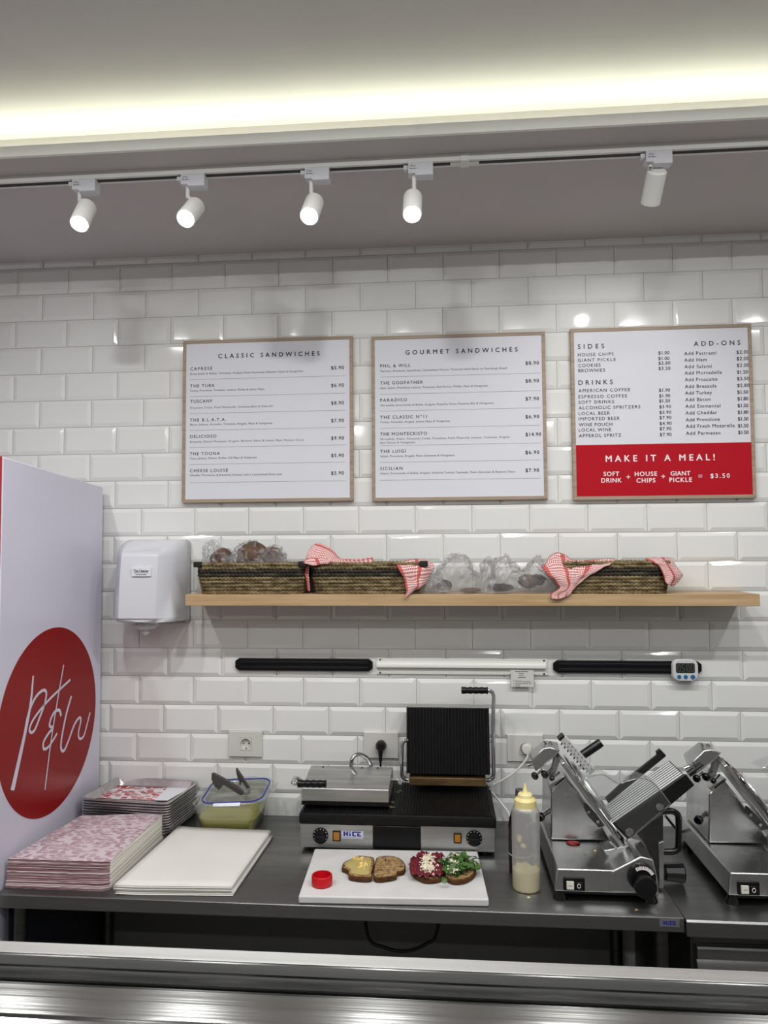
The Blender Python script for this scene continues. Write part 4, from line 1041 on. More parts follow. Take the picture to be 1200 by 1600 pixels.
# ------------------------------------------------------------------ clear food container with tongs
ccx, ccy = -0.123, -0.108
ct = thing('food_container', 'clear plastic food container with a blue-sealed lid and yellow liquid, behind the white paper', 'food container', (ccx, ccy, TZ0))
M['clear'] = film('clear_plastic', 0.05, 0.08, (0.96, 0.97, 0.96), 0.05, 20, 0.12)
R = lambda hx, hy, z, r=0.03: [(x, y, z) for x, y in rrect(ccx, ccy, hx, hy, r, 6)]
MB().loft([R(0.088, 0.078, TZ0 + 0.001), R(0.092, 0.082, TZ0 + 0.006), R(0.106, 0.094, TZ0 + 0.078), R(0.110, 0.096, TZ0 + 0.080), R(0.110, 0.096, TZ0 + 0.094), R(0.115, 0.099, TZ0 + 0.096), R(0.115, 0.099, TZ0 + 0.099)], caps=False).add(R(0.088, 0.078, TZ0 + 0.001), [tuple(range(28))]).build('tub', M['clear'], ct, solid=0.0016)
M['liquid'] = mat('yellow_liquid', (196, 188, 52), 0.1, 0, 0.5, Transmission_Weight=0.3, IOR=1.2)
MB().loft([R(0.0865, 0.0765, TZ0 + 0.0025), R(0.0905, 0.0805, TZ0 + 0.007), R(0.0985, 0.0875, TZ0 + 0.048)]).build('liquid', M['liquid'], ct)
# lid lies loose on top, slightly raised at the back
lz = TZ0 + 0.112; tilt = 0.16
def LD(x, y, z): return Vector((ccx + 0.012 + x, ccy + 0.004 + y, lz + z + y * tilt + x * 0.06))
def LR(hx, hy, z, r=0.04): return [LD(x, y, z) for x, y in rrect(0, 0, hx, hy, r, 8)]
lid = MB(); lid.loft([LR(0.113, 0.090, -0.006), LR(0.116, 0.093, 0.0), LR(0.113, 0.090, 0.003), LR(0.098, 0.076, 0.003), LR(0.094, 0.072, -0.004)], caps=False).add(LR(0.094, 0.072, -0.004), [tuple(range(36))])
lido = lid.build('lid', M['clear'], ct, solid=0.0014)
MB().tube([LD(x, y, 0.0035) for x, y in rrect(0, 0, 0.1045, 0.082, 0.04, 8)], 0.0028, 8, closed=True).build('gasket', mat('blue_seal', (44, 52, 150), 0.35), lido)
for (hx, hy, dx, dy) in ((0.010, 0.035, -0.128, 0), (0.010, 0.035, 0.130, 0.0), (0.045, 0.010, 0, 0.105)):
    pts = [LD(dx - hx, dy - hy, 0), LD(dx + hx, dy - hy, 0.012 if dx > 0 else 0.004), LD(dx + hx, dy + hy, 0.012 if dx > 0 else 0.004), LD(dx - hx, dy + hy, 0.002)]
    MB().prism(pts, (0, 0, 0), (0, 0, 0.002)).build('clip', M['clear'], lido, bevel=0.001)
fp = [LD(-0.052, -0.097, 0.0), LD(0.040, -0.097, 0.0), LD(0.040, -0.090, 0.007), LD(-0.052, -0.090, 0.007)]
MB().prism(fp, (0, -0.004, 0), (0, 0, 0)).build('clip', mat('clip_white', (214, 216, 224), 0.3), lido, bevel=0.001)
# tongs
tgp = lambda u, v, y: wy(u, v, y)
tn = thing('serving_tongs', 'dark plastic serving tongs lying open on the container lid', 'tongs', tuple(tgp(385, 1240, -0.12)))
M['tong'] = mat('tong_plastic', (62, 58, 58), 0.35)
def tz(pts, y): return [wy(300 + a / 8.571, 1195 + b / 8.571, y) for a, b in pts]
arm1 = tz([(268, 112), (290, 104), (480, 205), (640, 310), (690, 355), (670, 400), (640, 395), (560, 345), (440, 268), (402, 270), (392, 310), (362, 335), (345, 318), (340, 285), (325, 318), (318, 282), (303, 290), (298, 255), (282, 258), (276, 200), (266, 200)], -0.125)
MB().prism(arm1, (0, -0.006, 0), (0, 0.006, 0)).build('arm', M['tong'], tn, bevel=0.0012)
arm2 = tz([(592, 42), (604, 48), (690, 170), (775, 310), (780, 390), (750, 392), (748, 335), (700, 255), (665, 215), (652, 272), (640, 250), (636, 215), (618, 180), (604, 130), (596, 90)], -0.085)
MB().prism(arm2, (0, -0.006, 0), (0, 0.006, 0)).build('arm', M['tong'], tn, bevel=0.0012)
e0 = tz([(690, 352), (748, 345), (752, 392), (672, 398)], -0.118)
MB().prism(e0, (0, -0.004, 0), (0, 0.030, 0)).build('hinge', mat('tong_grey', (118, 116, 112), 0.35), tn, bevel=0.002)

# ------------------------------------------------------------------ cutting board with sandwiches
BZ = TZ0 + 0.021
M['board'] = noisy(mat('white_board', (208, 206, 203), 0.5), (200, 198, 195), (14, 14, 14), 3, bump=0.03)
b1, b2, b3, b4 = wz(466, 1400.5, BZ), wz(764, 1405.5, BZ), wz(746, 1328, BZ), wz(492, 1325, BZ)
for p in (b1, b2): p.y += 0.002
for p in (b3, b4): p.y = min(p.y - 0.004, -0.3215)
bx_, by_ = (b1.x + b3.x) / 2, (b1.y + b3.y) / 2
cbd = MB(); cbd.prism([Vector((p.x, p.y, TZ0 + 0.0005)) for p in (b1, b2, b3, b4)], (0, 0, 0), (0, 0, BZ - TZ0 - 0.0005))
tag(cbd.build('cutting_board', M['board'], bevel=0.004, bseg=3), 'white plastic cutting board in front of the grill', 'cutting board')
cp = wz(501, 1388, BZ)
cap = MB(); CR, CH = 0.0285, 0.027
prof = [(CR - 0.003, 0.0), (CR, 0.0015), (CR, CH - 0.002), (CR - 0.0015, CH), (CR - 0.004, CH), (CR - 0.0045, CH - 0.002), (CR - 0.0045, 0.004), (0.0, 0.004)]
cap.lathe(prof, (cp.x, cp.y + 0.022, BZ + 0.0005), (0, 0, 1), 48)
tag(cap.build('bottle_cap', mat('red_cap', (188, 12, 26), 0.35), smooth=40), 'red plastic screw cap standing open on the cutting board', 'bottle cap')

M['crumb'] = noisy(mat('toasted_crumb', (164, 136, 96), 0.85, 0, 0.15), (112, 86, 54), (90, 90, 90), 5, 0.4, 0.62, bump=0.5, dist=0.0015)
M['slice_crust'] = noisy(mat('slice_crust', (98, 62, 34), 0.8, 0, 0.2), (62, 38, 20), (60, 60, 60), 3, bump=0.3)
def slice_thing(pix, label, h=0.014):
    """bread slice: outline of its upper face in pixels of the photograph, on the board"""
    P = [wz(440 + (a / 3.429) + 10, 1300 + b / 3.429, BZ + h) for a, b in pix]
    P = cat1(P + [P[0]], 4)[:-1]
    c = sum(P, Vector()) / len(P)
    root = thing('bread_slice', label, 'bread slice', (c.x, c.y, BZ), 'bread slices on the cutting board')
    cr = MB(); I = [c + (p - c) * 0.93 for p in P]
    cr.loft([[Vector((p.x, p.y, BZ + 0.0008)) for p in [c + (p - c) * 0.97 for p in P]], [Vector((p.x, p.y, BZ + 0.004)) for p in P], [Vector((p.x, p.y, BZ + h - 0.001)) for p in P], [Vector((p.x, p.y, BZ + h)) for p in I]])
    cr.build('crust', M['slice_crust'], root, smooth=50)
    tp = MB(); n_ = len(I)
    rings = [[c + (p - c) * k + Vector((0, 0, 0.0006 + 0.0014 * noise.noise((c + (p - c) * k) * 120))) for p in I] for k in (1.0, 0.8, 0.6, 0.4, 0.2)]
    for r in rings:
        pass
    tp.loft(rings, caps=False); tp.add(rings[-1], [tuple(range(n_))])
    tp.build('crumb', M['crumb'], root, smooth=60)
    return c, I, root
s1 = slice_thing([(288, 190), (300, 160), (340, 142), (372, 126), (420, 128), (458, 136), (462, 170), (450, 215), (447, 242), (400, 246), (352, 240), (325, 232), (320, 205)], 'toasted bread slice spread with sauce and topped with cheese crumbs, leftmost on the board')
s2 = slice_thing([(462, 185), (468, 160), (478, 134), (520, 126), (575, 130), (612, 150), (630, 182), (622, 205), (588, 214), (580, 232), (540, 242), (490, 248), (460, 240), (458, 210)], 'plain toasted bread slice, second from the left on the board')
s3 = slice_thing([(652, 180), (672, 150), (700, 122), (745, 112), (800, 125), (828, 160), (838, 200), (830, 236), (790, 252), (730, 252), (680, 228), (658, 205)], 'bread slice under red cured beef, third from the left on the board')
s4 = slice_thing([(838, 235), (830, 190), (850, 140), (900, 122), (960, 140), (1000, 170), (1008, 205), (985, 235), (940, 256), (880, 258)], 'bread slice under rocket leaves, rightmost on the board')
ZS = BZ + 0.0155
# sauce on the first slice
c, I, root = s1
sp_ = MB(); pts = [c + (p - c) * 0.86 + Vector((0, 0.002, 0.003)) for p in I]
sp_.loft([[p + Vector((0, 0, -0.0014)) for p in pts], [c + (p - c) * 0.9 + Vector((0, 0, 0.0006 + 0.001 * noise.noise(p * 70))) for p in pts], [c + (p - c) * 0.45 + Vector((0, 0, 0.0016)) for p in pts]])
tag(sp_.build('sauce_spread', mat('mustard_mayo', (178, 160, 96), 0.35), smooth=60), 'pale yellow sauce spread on the leftmost bread slice', 'sauce')
M['cheese'] = mat('white_cheese', (236, 228, 204), 0.7); M['ycheese'] = mat('yellow_cheese', (236, 208, 128), 0.55)
def crumbs(name, label, spots, n, m, size, seed, flat=0.5, cat='cheese'):
    """finely grated heap nobody could count: one object"""
    r = random.Random(seed); mb = MB()
    for i in range(n):
        u, v, su, sv, zl = spots[i % len(spots)]
        p = wz(450 + (u + r.gauss(0, su)) / 3.429, 1300 + (v + r.gauss(0, sv)) / 3.429, ZS + zl)
        p.z += r.uniform(-0.002, 0.003)
        s = size * r.uniform(0.5, 1.4); e = Euler((r.uniform(0, 6), r.uniform(0, 6), r.uniform(0, 6))).to_matrix()
        q = [(-1, -1, -1), (1, -1, -1), (1, 1, -1), (-1, 1, -1), (-1, -1, 1), (1, -1, 1), (1, 1, 1), (-1, 1, 1)]
        mb.add([p + e @ Vector((a * s * r.uniform(.6, 1.2), b * s * r.uniform(.6, 1.2), c_ * s * flat)) for a, b, c_ in q], [(0, 3, 2, 1), (4, 5, 6, 7), (0, 1, 5, 4), (1, 2, 6, 5), (2, 3, 7, 6), (3, 0, 4, 7)])
    o = mb.build(name, m, smooth=0)
    return tag(o, label, cat, None, 'stuff')
crumbs('cheese_crumbs', 'yellow cheese crumbs scattered on the leftmost bread slice', [(376, 142, 9, 5, .002), (395, 190, 10, 9, .002), (420, 170, 12, 5, .002), (392, 170, 10, 10, .002)], 34, M['ycheese'], 0.0028, 3)
# cured beef: folded slices
M['beef'] = noisy(mat('cured_beef', (112, 26, 40), 0.4), (84, 14, 30), (70, 70, 70), 3, bump=0.3)
c, I, root = s3
rb_ = random.Random(4)
for k, (u, v, w_, h_) in enumerate(((700, 165, 48, 34), (745, 150, 44, 34), (795, 160, 40, 34), (690, 205, 36, 28), (740, 215, 50, 28), (795, 210, 44, 28), (770, 185, 40, 30), (725, 130, 34, 16), (800, 135, 34, 14))):
    rows = []
    for j in range(9):
        row = []
        for i in range(15):
            a, b = i / 14 * 2 - 1, j / 8 * 2 - 1
            ea, eb = a * math.sqrt(1 - b * b / 2), b * math.sqrt(1 - a * a / 2); ea *= 1 + 0.12 * math.sin(5 * b + k); eb *= 1 + 0.14 * math.sin(6 * a + k * 2)
            p = wz(450 + (u + ea * w_ * 1.05) / 3.429, 1300 + (v + eb * h_ * 1.05) / 3.429, ZS + 0.003)
            p.z = ZS + 0.0025 + 0.0045 * (1 - a * a) * (1 - b * b) + 0.0045 * math.sin(a * 7 + k) * math.cos(b * 5 + k * 2) + 0.0006 * k
            p.z = max(p.z, ZS + 0.0004 + 0.0002 * k); row.append(p)
        rows.append(row)
    o = MB().grid(rows, uv=False).build('cured_beef_slice', M['beef'], smooth=60, solid=0.0012)
    tag(o, 'folded slice of dark red cured beef on the third bread slice', 'cured meat', 'cured beef slices on bread')
crumbs('grated_cheese', 'white grated cheese heaped on the red cured beef', [(745, 165, 16, 22, .011), (765, 195, 20, 12, .010), (755, 140, 14, 12, .010), (740, 185, 12, 12, .011)], 420, M['cheese'], 0.0019, 5, 0.4)
# rocket leaves
M['leaf'] = noisy(mat('rocket_green', (46, 82, 28), 0.5), (72, 110, 44), (60, 60, 60), 2)
r = random.Random(9)
for k in range(92):
    u = r.gauss(908, 40); v = r.gauss(180, 25)
    if k < 8: u, v = [(985, 168), (1008, 200), (935, 118), (842, 222), (838, 252), (960, 140), (990, 185), (870, 130)][k]
    p = wz(450 + u / 3.429, 1300 + v / 3.429, ZS + 0.006)
    p.z = ZS + 0.002 + abs(r.gauss(0, 0.008)) * (1.0 if abs(u - 905) < 60 else 0.4)
    L = r.uniform(0.022, 0.040); an = r.uniform(0, 2 * PI); pitch = r.uniform(-0.5, 0.7)
    rot = Euler((r.uniform(-.7, .7), -pitch, an)).to_matrix()
    outl = [(0, 0.0006), (0.25, 0.0008), (0.38, 0.0060), (0.44, 0.0034), (0.56, 0.0080), (0.63, 0.0048), (0.76, 0.0088), (0.9, 0.0060), (1.0, 0.0008)]
    rows = [[p + rot @ Vector((t * L - L / 2, s * wv, 0.006 * math.sin(t * 3) + abs(s) * 0.0016)) for s in (-1, 0, 1)] for t, wv in outl]
    for rw in rows:
        for q in rw: q.z = max(q.z, BZ + 0.0022 if k in (3, 4) else ZS - 0.002)
    o = MB().grid(rows, uv=False).build('rocket_leaf', M['leaf'], smooth=60)
    tag(o, 'dark green rocket leaf in the heap on the rightmost bread slice', 'leaf', 'rocket leaves on bread')
crumbs('grated_cheese', 'white grated cheese sprinkled over the green rocket leaves', [(895, 145, 14, 14, .016), (885, 185, 13, 14, .015), (905, 165, 14, 18, .016)], 260, M['cheese'], 0.0019, 6, 0.4)

# ------------------------------------------------------------------ double contact grill
def G(a, b, y): return wy(440 + a / 3.3333, 1060 + b / 3.3333, y)
gx0, gx1, gy0, gy1 = 0.152, 0.757, -0.312, -0.035
gr = thing('contact_grill', 'double contact grill with ribbed plates, left lid closed and right lid open', 'grill', (0.4545, -0.17, TZ0))
MB().box(gx0, gx1, gy0 + 0.004, gy1, 0.897, 0.968).build('body', M['grill_steel'], gr, bevel=0.002)
ma, mb_ = G(478, 762, gy0).x, G(722, 762, gy0).x
p1 = MB().box(gx0 + 0.001, ma - 0.001, gy0 - 0.002, gy0 + 0.004, 0.8955, 0.966).build('control_panel', M['grill_steel'], gr, bevel=0.0015)
p2 = MB().box(mb_ + 0.001, gx1 - 0.001, gy0 - 0.002, gy0 + 0.004, 0.8955, 0.968).build('control_panel', M['grill_steel'], gr, bevel=0.0015)
MB().box(ma, mb_, gy0 - 0.006, gy0 + 0.002, 0.8965, 0.967).build('grease_drawer', M['black'], gr, bevel=0.002)
MB().prism_x([(gy0 - 0.006, 0.970), (gy0 - 0.008, 0.985), (gy0 - 0.004, 1.0), (gy1 + 0.02, 1.0), (gy1 + 0.02, 0.9685), (gy0, 0.9685)], gx0 - 0.002, gx1 + 0.002).build('plate_frame', M['iron'], gr, bevel=0.0015)
def ribbed(x0, x1, y0, y1, z, n, h, name='lower_plate'):
    mb = MB(); pts = []
    for i in range(n):
        a = x0 + (x1 - x0) * i / n; d = (x1 - x0) / n
        pts += [(a, z), (a + d * 0.15, z + h), (a + d * 0.45, z + h), (a + d * 0.6, z)]
    pts.append((x1, z)); bot = [(x, z - 0.006) for x, _ in pts]
    # build as strips
    V = [(x, y0, zz) for x, zz in pts] + [(x, y1, zz) for x, zz in pts] + [(x, y0, z - 0.003) for x, _ in pts]
    k = len(pts); F = [(i, i + 1, k + i + 1, k + i) for i in range(k - 1)] + [(2 * k + i, 2 * k + i + 1, i + 1, i) for i in range(k - 1)]
    mb.add(V, F)
    return mb
xm = 0.4465
ribbed(gx0 + 0.006, xm - 0.006, gy0 - 0.001, gy1 + 0.03, 1.0015, 30, 0.0035).build('lower_plate', M['iron'], gr, smooth=0)
ribbed(xm + 0.006, gx1 - 0.006, gy0 - 0.001, gy1 + 0.03, 1.0015, 32, 0.0035).build('lower_plate', M['iron'], gr, smooth=0)
for x in (0.185, 0.725):
    for y in (-0.275, -0.07): MB().lathe([(0.017, 0), (0.015, 0.004), (0.014, 0.018)], (x, y, TZ0), (0, 0, 1), 20).build('foot', M['black'], gr)
for (cx, cyp, pn) in ((203, 818, p1), (1003, 832, p2)):
    c = G(cx, cyp, gy0 - 0.002)
    kn = MB().lathe([(0.0245, 0.0), (0.024, 0.004), (0.0165, 0.005), (0.0155, 0.016), (0.0145, 0.0175), (0, 0.0175)], (c.x, gy0 - 0.002, c.z), (0, -1, 0), 40).build('knob', M['black'], gr)
    MB().box(c.x - 0.016, c.x + 0.016, gy0 - 0.0215, gy0 - 0.012, c.z - 0.003, c.z + 0.003).build('grip_bar', M['black'], kn, bevel=0.001)
    tk_ = MB()
    for k in range(9):
        a = PI * 0.5 + (k - 4) * 0.5; q = Vector((math.cos(a), 0, math.sin(a)))
        tk_.box(c.x + q.x * 0.0205 - 0.0008, c.x + q.x * 0.0205 + 0.0008, gy0 - 0.0068, gy0 - 0.0058, c.z + q.z * 0.0205 - 0.0013, c.z + q.z * 0.0205 + 0.0013)
    tk_.build('dial_marks', M['white_ink'], kn, smooth=0)
for (x0_, x1_, y0_, y1_) in ((266, 308, 792, 847), (896, 937, 804, 858)):
    a = G(x0_, y0_, gy0 - 0.002); b = G(x1_, y1_, gy0 - 0.002)
    sw = MB().box(a.x, b.x, gy0 - 0.006, gy0 - 0.001, b.z, a.z).build('rocker_switch', M['black'], gr, bevel=0.001)
    MB().box(a.x + 0.003, b.x - 0.003, gy0 - 0.008, gy0 - 0.005, b.z + 0.004, a.z - 0.004).build('rocker', M['amber'], sw, bevel=0.001)
a = G(313, 794, gy0 - 0.002); b = G(426, 836, gy0 - 0.002)
bd = MB().box(a.x, b.x, gy0 - 0.0028, gy0 - 0.001, b.z, a.z).build('maker_badge', mat('badge_white', (196, 198, 208), 0.4), gr, smooth=0)
lt = MB(); maker_mark(lt, a.x + 0.0055, b.x - 0.0075, b.z + 0.0075, a.z - 0.001, gy0 - 0.0032)
dashes(lt, a.x + 0.003, b.x - 0.002, gy0 - 0.0031, b.z + 0.003, 0.0009, 3)
lt.build('badge_lettering', M['blue_ink'], bd, smooth=0)
# left lid, closed
lx0, lx1 = 0.151, 0.4285
ldd = MB().prism_x([(-0.283, 1.026), (-0.283, 1.064), (-0.281, 1.066), (-0.118, 1.089), (-0.098, 1.078), (-0.092, 1.026)], lx0, lx1).build('left_lid', M['grill_steel'], gr, bevel=0.0015)
ribbed(lx0 + 0.004, lx1 - 0.004, -0.281, -0.095, 1.0255, 28, -0.006).box(lx0, lx1, -0.283, -0.094, 1.014, 1.0255).build('upper_plate', M['iron'], ldd, smooth=0)
g0, g1 = G(85, 548, -0.33), G(232, 549, -0.33)
hpts = [g0 + Vector((0.004, 0, 0)), g0 + Vector((-0.012, 0.0, 0.0005)), g0 + Vector((-0.018, 0.008, 0.001)), Vector((g0.x - 0.017, -0.28, g0.z + 0.003)), Vector((lx0 - 0.008, -0.215, 1.064)), Vector((lx0 + 0.004, -0.19, 1.066))]
MB().tube(cat1(hpts, 6), 0.0062, 12).build('handle_tube', M['chrome'], ldd)
def grip(p0, p1, parent):
    d = (p1 - p0); L = d.length; pr = []
    N = 40
    for i in range(N + 1):
        t = i / N; pr.append((0.0118 - 0.0018 * (0.5 + 0.5 * math.cos(2 * PI * t * 4.5)) * (1 if 0.05 < t < 0.97 else 0), t * L))
    MB().lathe([(0.006, -0.001)] + pr + [(0.006, L + 0.001)], p0, d, 24).build('handle_grip', M['black'], parent)
grip(g0, g1, ldd)
loop = [G(386, 492, -0.17), G(366, 470, -0.175), G(362, 440, -0.172), G(375, 408, -0.165), G(404, 394, -0.15), G(436, 408, -0.13), G(455, 430, -0.115), G(470, 460, -0.10)]
loop[0].z = 1.078; loop[-1].z = 1.075
MB().tube(cat1(loop, 6), 0.0068, 14).build('cable_conduit', M['chrome'], ldd)
hp = G(585, 530, -0.17); MB().cyl((lx1 - 0.002, hp.y, hp.z), (lx1 + 0.022, hp.y, hp.z), 0.006, seg=16).cyl((lx1 + 0.010, hp.y, hp.z), (lx1 + 0.018, hp.y, hp.z), 0.009, seg=6).build('pivot_bolt', M['chrome'], ldd)
for u in (215, 418, 500):
    c = G(u, 466, -0.135); MB().cyl((c.x, -0.13, 1.087), (c.x, -0.1305, 1.0895), 0.003, seg=10).build('rivet', M['dark_steel'], ldd)
# right lid, open
ox0, ox1 = 0.4745, 0.7545
zb, zt = 1.0665, 1.279; ly = lambda z: -0.108 + (z - zb) * 0.14
ld2 = MB().prism_x([(ly(zb) + 0.012, zb), (ly(zt) + 0.012, zt + 0.001), (ly(zt) + 0.045, zt + 0.004), (ly(zb) + 0.06, zb + 0.02), (ly(zb) + 0.05, zb - 0.01)], ox0 + 0.002, ox1 - 0.004).build('right_lid', M['grill_steel'], gr, bevel=0.0015)
mbp = MB(); n = 26; pts = []
for i in range(n):
    a = ox0 + (ox1 - ox0) * i / n; d = (ox1 - ox0) / n
    pts += [(a, 0.0), (a + d * .15, -0.005), (a + d * .55, -0.005), (a + d * .7, 0.0)]
pts.append((ox1, 0.0)); k = len(pts)
V = [(x, ly(zb) + q + 0.0, zb) for x, q in pts] + [(x, ly(zt) + q, zt) for x, q in pts] + [(x, ly(zb) + 0.014, zb) for x, q in pts] + [(x, ly(zt) + 0.014, zt) for x, q in pts]
F = []
for i in range(k - 1): F += [(i, i + 1, k + i + 1, k + i), (2 * k + i, 2 * k + i + 1, i + 1, i), (k + i, k + i + 1, 3 * k + i + 1, 3 * k + i)]
F += [(0, k, 3 * k, 2 * k), (k - 1, 2 * k - 1, 4 * k - 1, 3 * k - 1)]
mbp.add(V, F); mbp.build('upper_plate', M['iron'], ld2, smooth=0)
a = G(665, 515, -0.115); b = G(1065, 562, -0.115)
MB().box(a.x, b.x, -0.118, -0.06, b.z, a.z).build('hinge_strip', noisy(mat('burnt_steel', (150, 122, 86), 0.35, 0.8), (104, 80, 54), (10, 30, 30), 4, rough2=0.5), ld2, bevel=0.001)
hp = [G(1066, 530, -0.10), G(1088, 528, -0.10), G(1100, 515, -0.10), G(1105, 490, -0.10), G(1103, 330, -0.10), G(1104, 110, -0.10), G(1104, 92, -0.10), G(1099, 76, -0.10), G(1088, 66, -0.10), G(1070, 64, -0.10)]
MB().tube(cat1(hp, 5), 0.0066, 12).build('handle_tube', M['chrome'], ld2)
grip(G(937, 62, -0.10), G(1074, 63, -0.10), ld2)
hq = [G(660, 526, -0.10), G(645, 524, -0.10), G(632, 512, -0.10), G(626, 495, -0.10), G(627, 360, -0.10), G(630, 340, -0.10), G(640, 326, -0.10), G(655, 322, -0.095)]
MB().tube(cat1(hq, 5), 0.006, 12).build('lift_arm', M['chrome'], ld2)
a = G(1095, 330, -0.1); MB().cyl((ox1 - 0.004, -0.09, a.z), (a.x + 0.004, -0.1, a.z), 0.004, seg=10).build('pivot_bolt', M['chrome'], ld2)
# stray leaf scraps on the plate
for k, (u, v, yq) in enumerate(((600, 592, -0.15), (614, 585, -0.15), (575, 645, -0.235), (566, 668, -0.25), (578, 672, -0.25))):
    p = wz(440 + u / 3.3333, 1060 + v / 3.3333, 1.0065)
    rows = [[p + Vector((0.006 * i - 0.006 + 0.003 * math.sin(k + j * 2), 0.0045 * j - 0.0045, 0.0008 + 0.0012 * math.sin(i * 2 + j + k))) for i in range(3)] for j in range(3)]
    tag(MB().grid(rows, uv=False).build('leaf_scrap', mat('dry_leaf', (112, 112, 66), 0.7), smooth=60), 'small leaf scrap fallen between the two grill plates', 'leaf scrap', 'leaf scraps on the grill')

# ------------------------------------------------------------------ bottles
bc = Vector((0.828, -0.512, TZ0)); R0 = 0.0385
sq_ = thing('squeeze_bottle', 'clear squeeze bottle with pale yellow sauce and a yellow nozzle cap, left of the slicer', 'squeeze bottle', tuple(bc))
def zat(v): return wy(825, v, bc.y).z
z_sh = zat(1259); z_c0 = zat(1262); z_c1 = zat(1247); z_c2 = zat(1244.5); z_c3 = zat(1239); z_n = zat(1224.5)
zb0 = TZ0
M['milky'] = film('milky_plastic', 0.05, 0.36, (0.9, 0.9, 0.93), 0.05, 20, 0.2)
MB().lathe([(0, 0.001), (R0 - 0.004, 0.001), (R0, 0.005), (R0, z_sh - zb0 - 0.014), (R0 - 0.003, z_sh - zb0 - 0.005), (R0 - 0.008, z_sh - zb0), (0.028, z_sh - zb0 + 0.002)], bc, (0, 0, 1), 48).build('bottle_wall', M['milky'], sq_)
zl = zat(1357)
M['sauce'] = noisy(mat('pale_sauce', (214, 198, 132), 0.5), (222, 208, 150), (20, 20, 20), 2)
sm = MB(); prof_r = R0 - 0.0016; ringsv = []
for z in (0.002, 0.006): ringsv.append([bc + Vector((math.cos(a) * prof_r, math.sin(a) * prof_r, z)) for a in [2 * PI * k / 48 for k in range(48)]])
ringsv.append([bc + Vector((math.cos(a) * prof_r, math.sin(a) * prof_r, zl - zb0 + 0.006 * noise.noise(Vector((math.cos(a) * 3, math.sin(a) * 3, 1))) + 0.004 * noise.noise(Vector((math.cos(a) * 9, math.sin(a) * 9, 4))))) for a in [2 * PI * k / 48 for k in range(48)]])
sm.loft(ringsv)
sm.build('sauce', M['sauce'], sq_)
# smears clinging inside
def smear(u, v, w_, h_, seed):
    mb = MB(); c0 = []
    x = wy(u, v, bc.y - R0).x - bc.x; z = wy(u, v, bc.y - R0).z
    for k in range(14):
        a = 2 * PI * k / 14; rr = 1 + 0.5 * noise.noise(Vector((math.cos(a) * 2, math.sin(a) * 2, seed)))
        xx = max(-R0 * 0.98, min(R0 * 0.98, x + math.cos(a) * w_ * rr)); yy_ = -math.sqrt(max(prof_r ** 2 - xx ** 2, 1e-6)) 
        c0.append(bc + Vector((xx, yy_ + 0.0003, z + math.sin(a) * h_ * rr - zb0)))
    mb.loft([c0, [p + Vector((0, 0.0008, 0)) for p in c0]]); return mb
sm = MB()
for q in ((812, 1312, 0.006, 0.010, 1), (818, 1322, 0.007, 0.006, 2), (830, 1287, 0.002, 0.003, 3), (828, 1277, 0.0015, 0.003, 4), (822, 1352, 0.006, 0.008, 5), (840, 1354, 0.005, 0.005, 6)):
    t_ = smear(*q); n0 = len(sm.v); sm.v += t_.v; sm.f += [tuple(i + n0 for i in f_) for f_ in t_.f]; sm.mi += t_.mi
sm.build('sauce_smears', M['sauce'], sq_)
M['ycap'] = noisy(mat('yellow_cap', (222, 204, 128), 0.4), (232, 220, 164), (18, 18, 18), 2)
rc_ = 0.030
MB().lathe([(rc_, z_c0 - zb0 - 0.002), (rc_, z_c1 - zb0 - 0.004), (rc_ - 0.003, z_c1 - zb0), (0.0215, z_c2 - zb0 - 0.001), (0.0200, z_c3 - zb0 - 0.003), (0.017, z_c3 - zb0), (0.0085, z_c3 - zb0 + 0.001), (0.0065, z_c3 - zb0 + 0.006), (0.0030, z_n - zb0), (0, z_n - zb0)], bc, (0, 0, 1), 40).build('nozzle_cap', M['ycap'], sq_, smooth=30)

dc = Vector((0.822, -0.405, TZ0)); rd = 0.035
db = thing('sauce_bottle', 'dark brown glass sauce bottle standing behind the squeeze bottle', 'bottle', tuple(dc))
zt_ = wy(808, 1233, dc.y).z - TZ0; zsh = wy(808, 1255, dc.y).z - TZ0
dc.x = wy(811, 1300, dc.y).x + 0.004; db.location = dc; ORIG[db.name] = dc.copy()
M['dark_glass'] = noisy(mat('dark_brown_glass', (30, 18, 14), 0.12), (40, 22, 18), (10, 10, 10), 2)
MB().lathe([(0, 0.001), (rd - 0.003, 0.001), (rd, 0.004), (rd, zsh - 0.065), (rd * 0.93, zsh - 0.045), (rd * 0.72, zsh - 0.022), (0.0135, zsh), (0.0125, zt_ - 0.030)], dc, (0, 0, 1), 40).build('glass', M['dark_glass'], db)
MB().lathe([(0.0125, zt_ - 0.032), (0.0135, zt_ - 0.030), (0.0135, zt_ - 0.001), (0.0125, zt_), (0, zt_)], dc, (0, 0, 1), 28).build('cap', mat('grey_cap', (62, 62, 66), 0.35), db)
MB().lathe([(rd + 0.0004, 0.03), (rd + 0.0004, 0.095)], dc, (0, 0, 1), 40, caps=False).build('paper_label', mat('black_label', (22, 22, 24), 0.5), db)
MB().lathe([(rd + 0.0006, 0.052), (rd + 0.0006, 0.056)], dc, (0, 0, 1), 40, caps=False).build('label_stripe', mat('label_white', (186, 186, 182), 0.5), db)

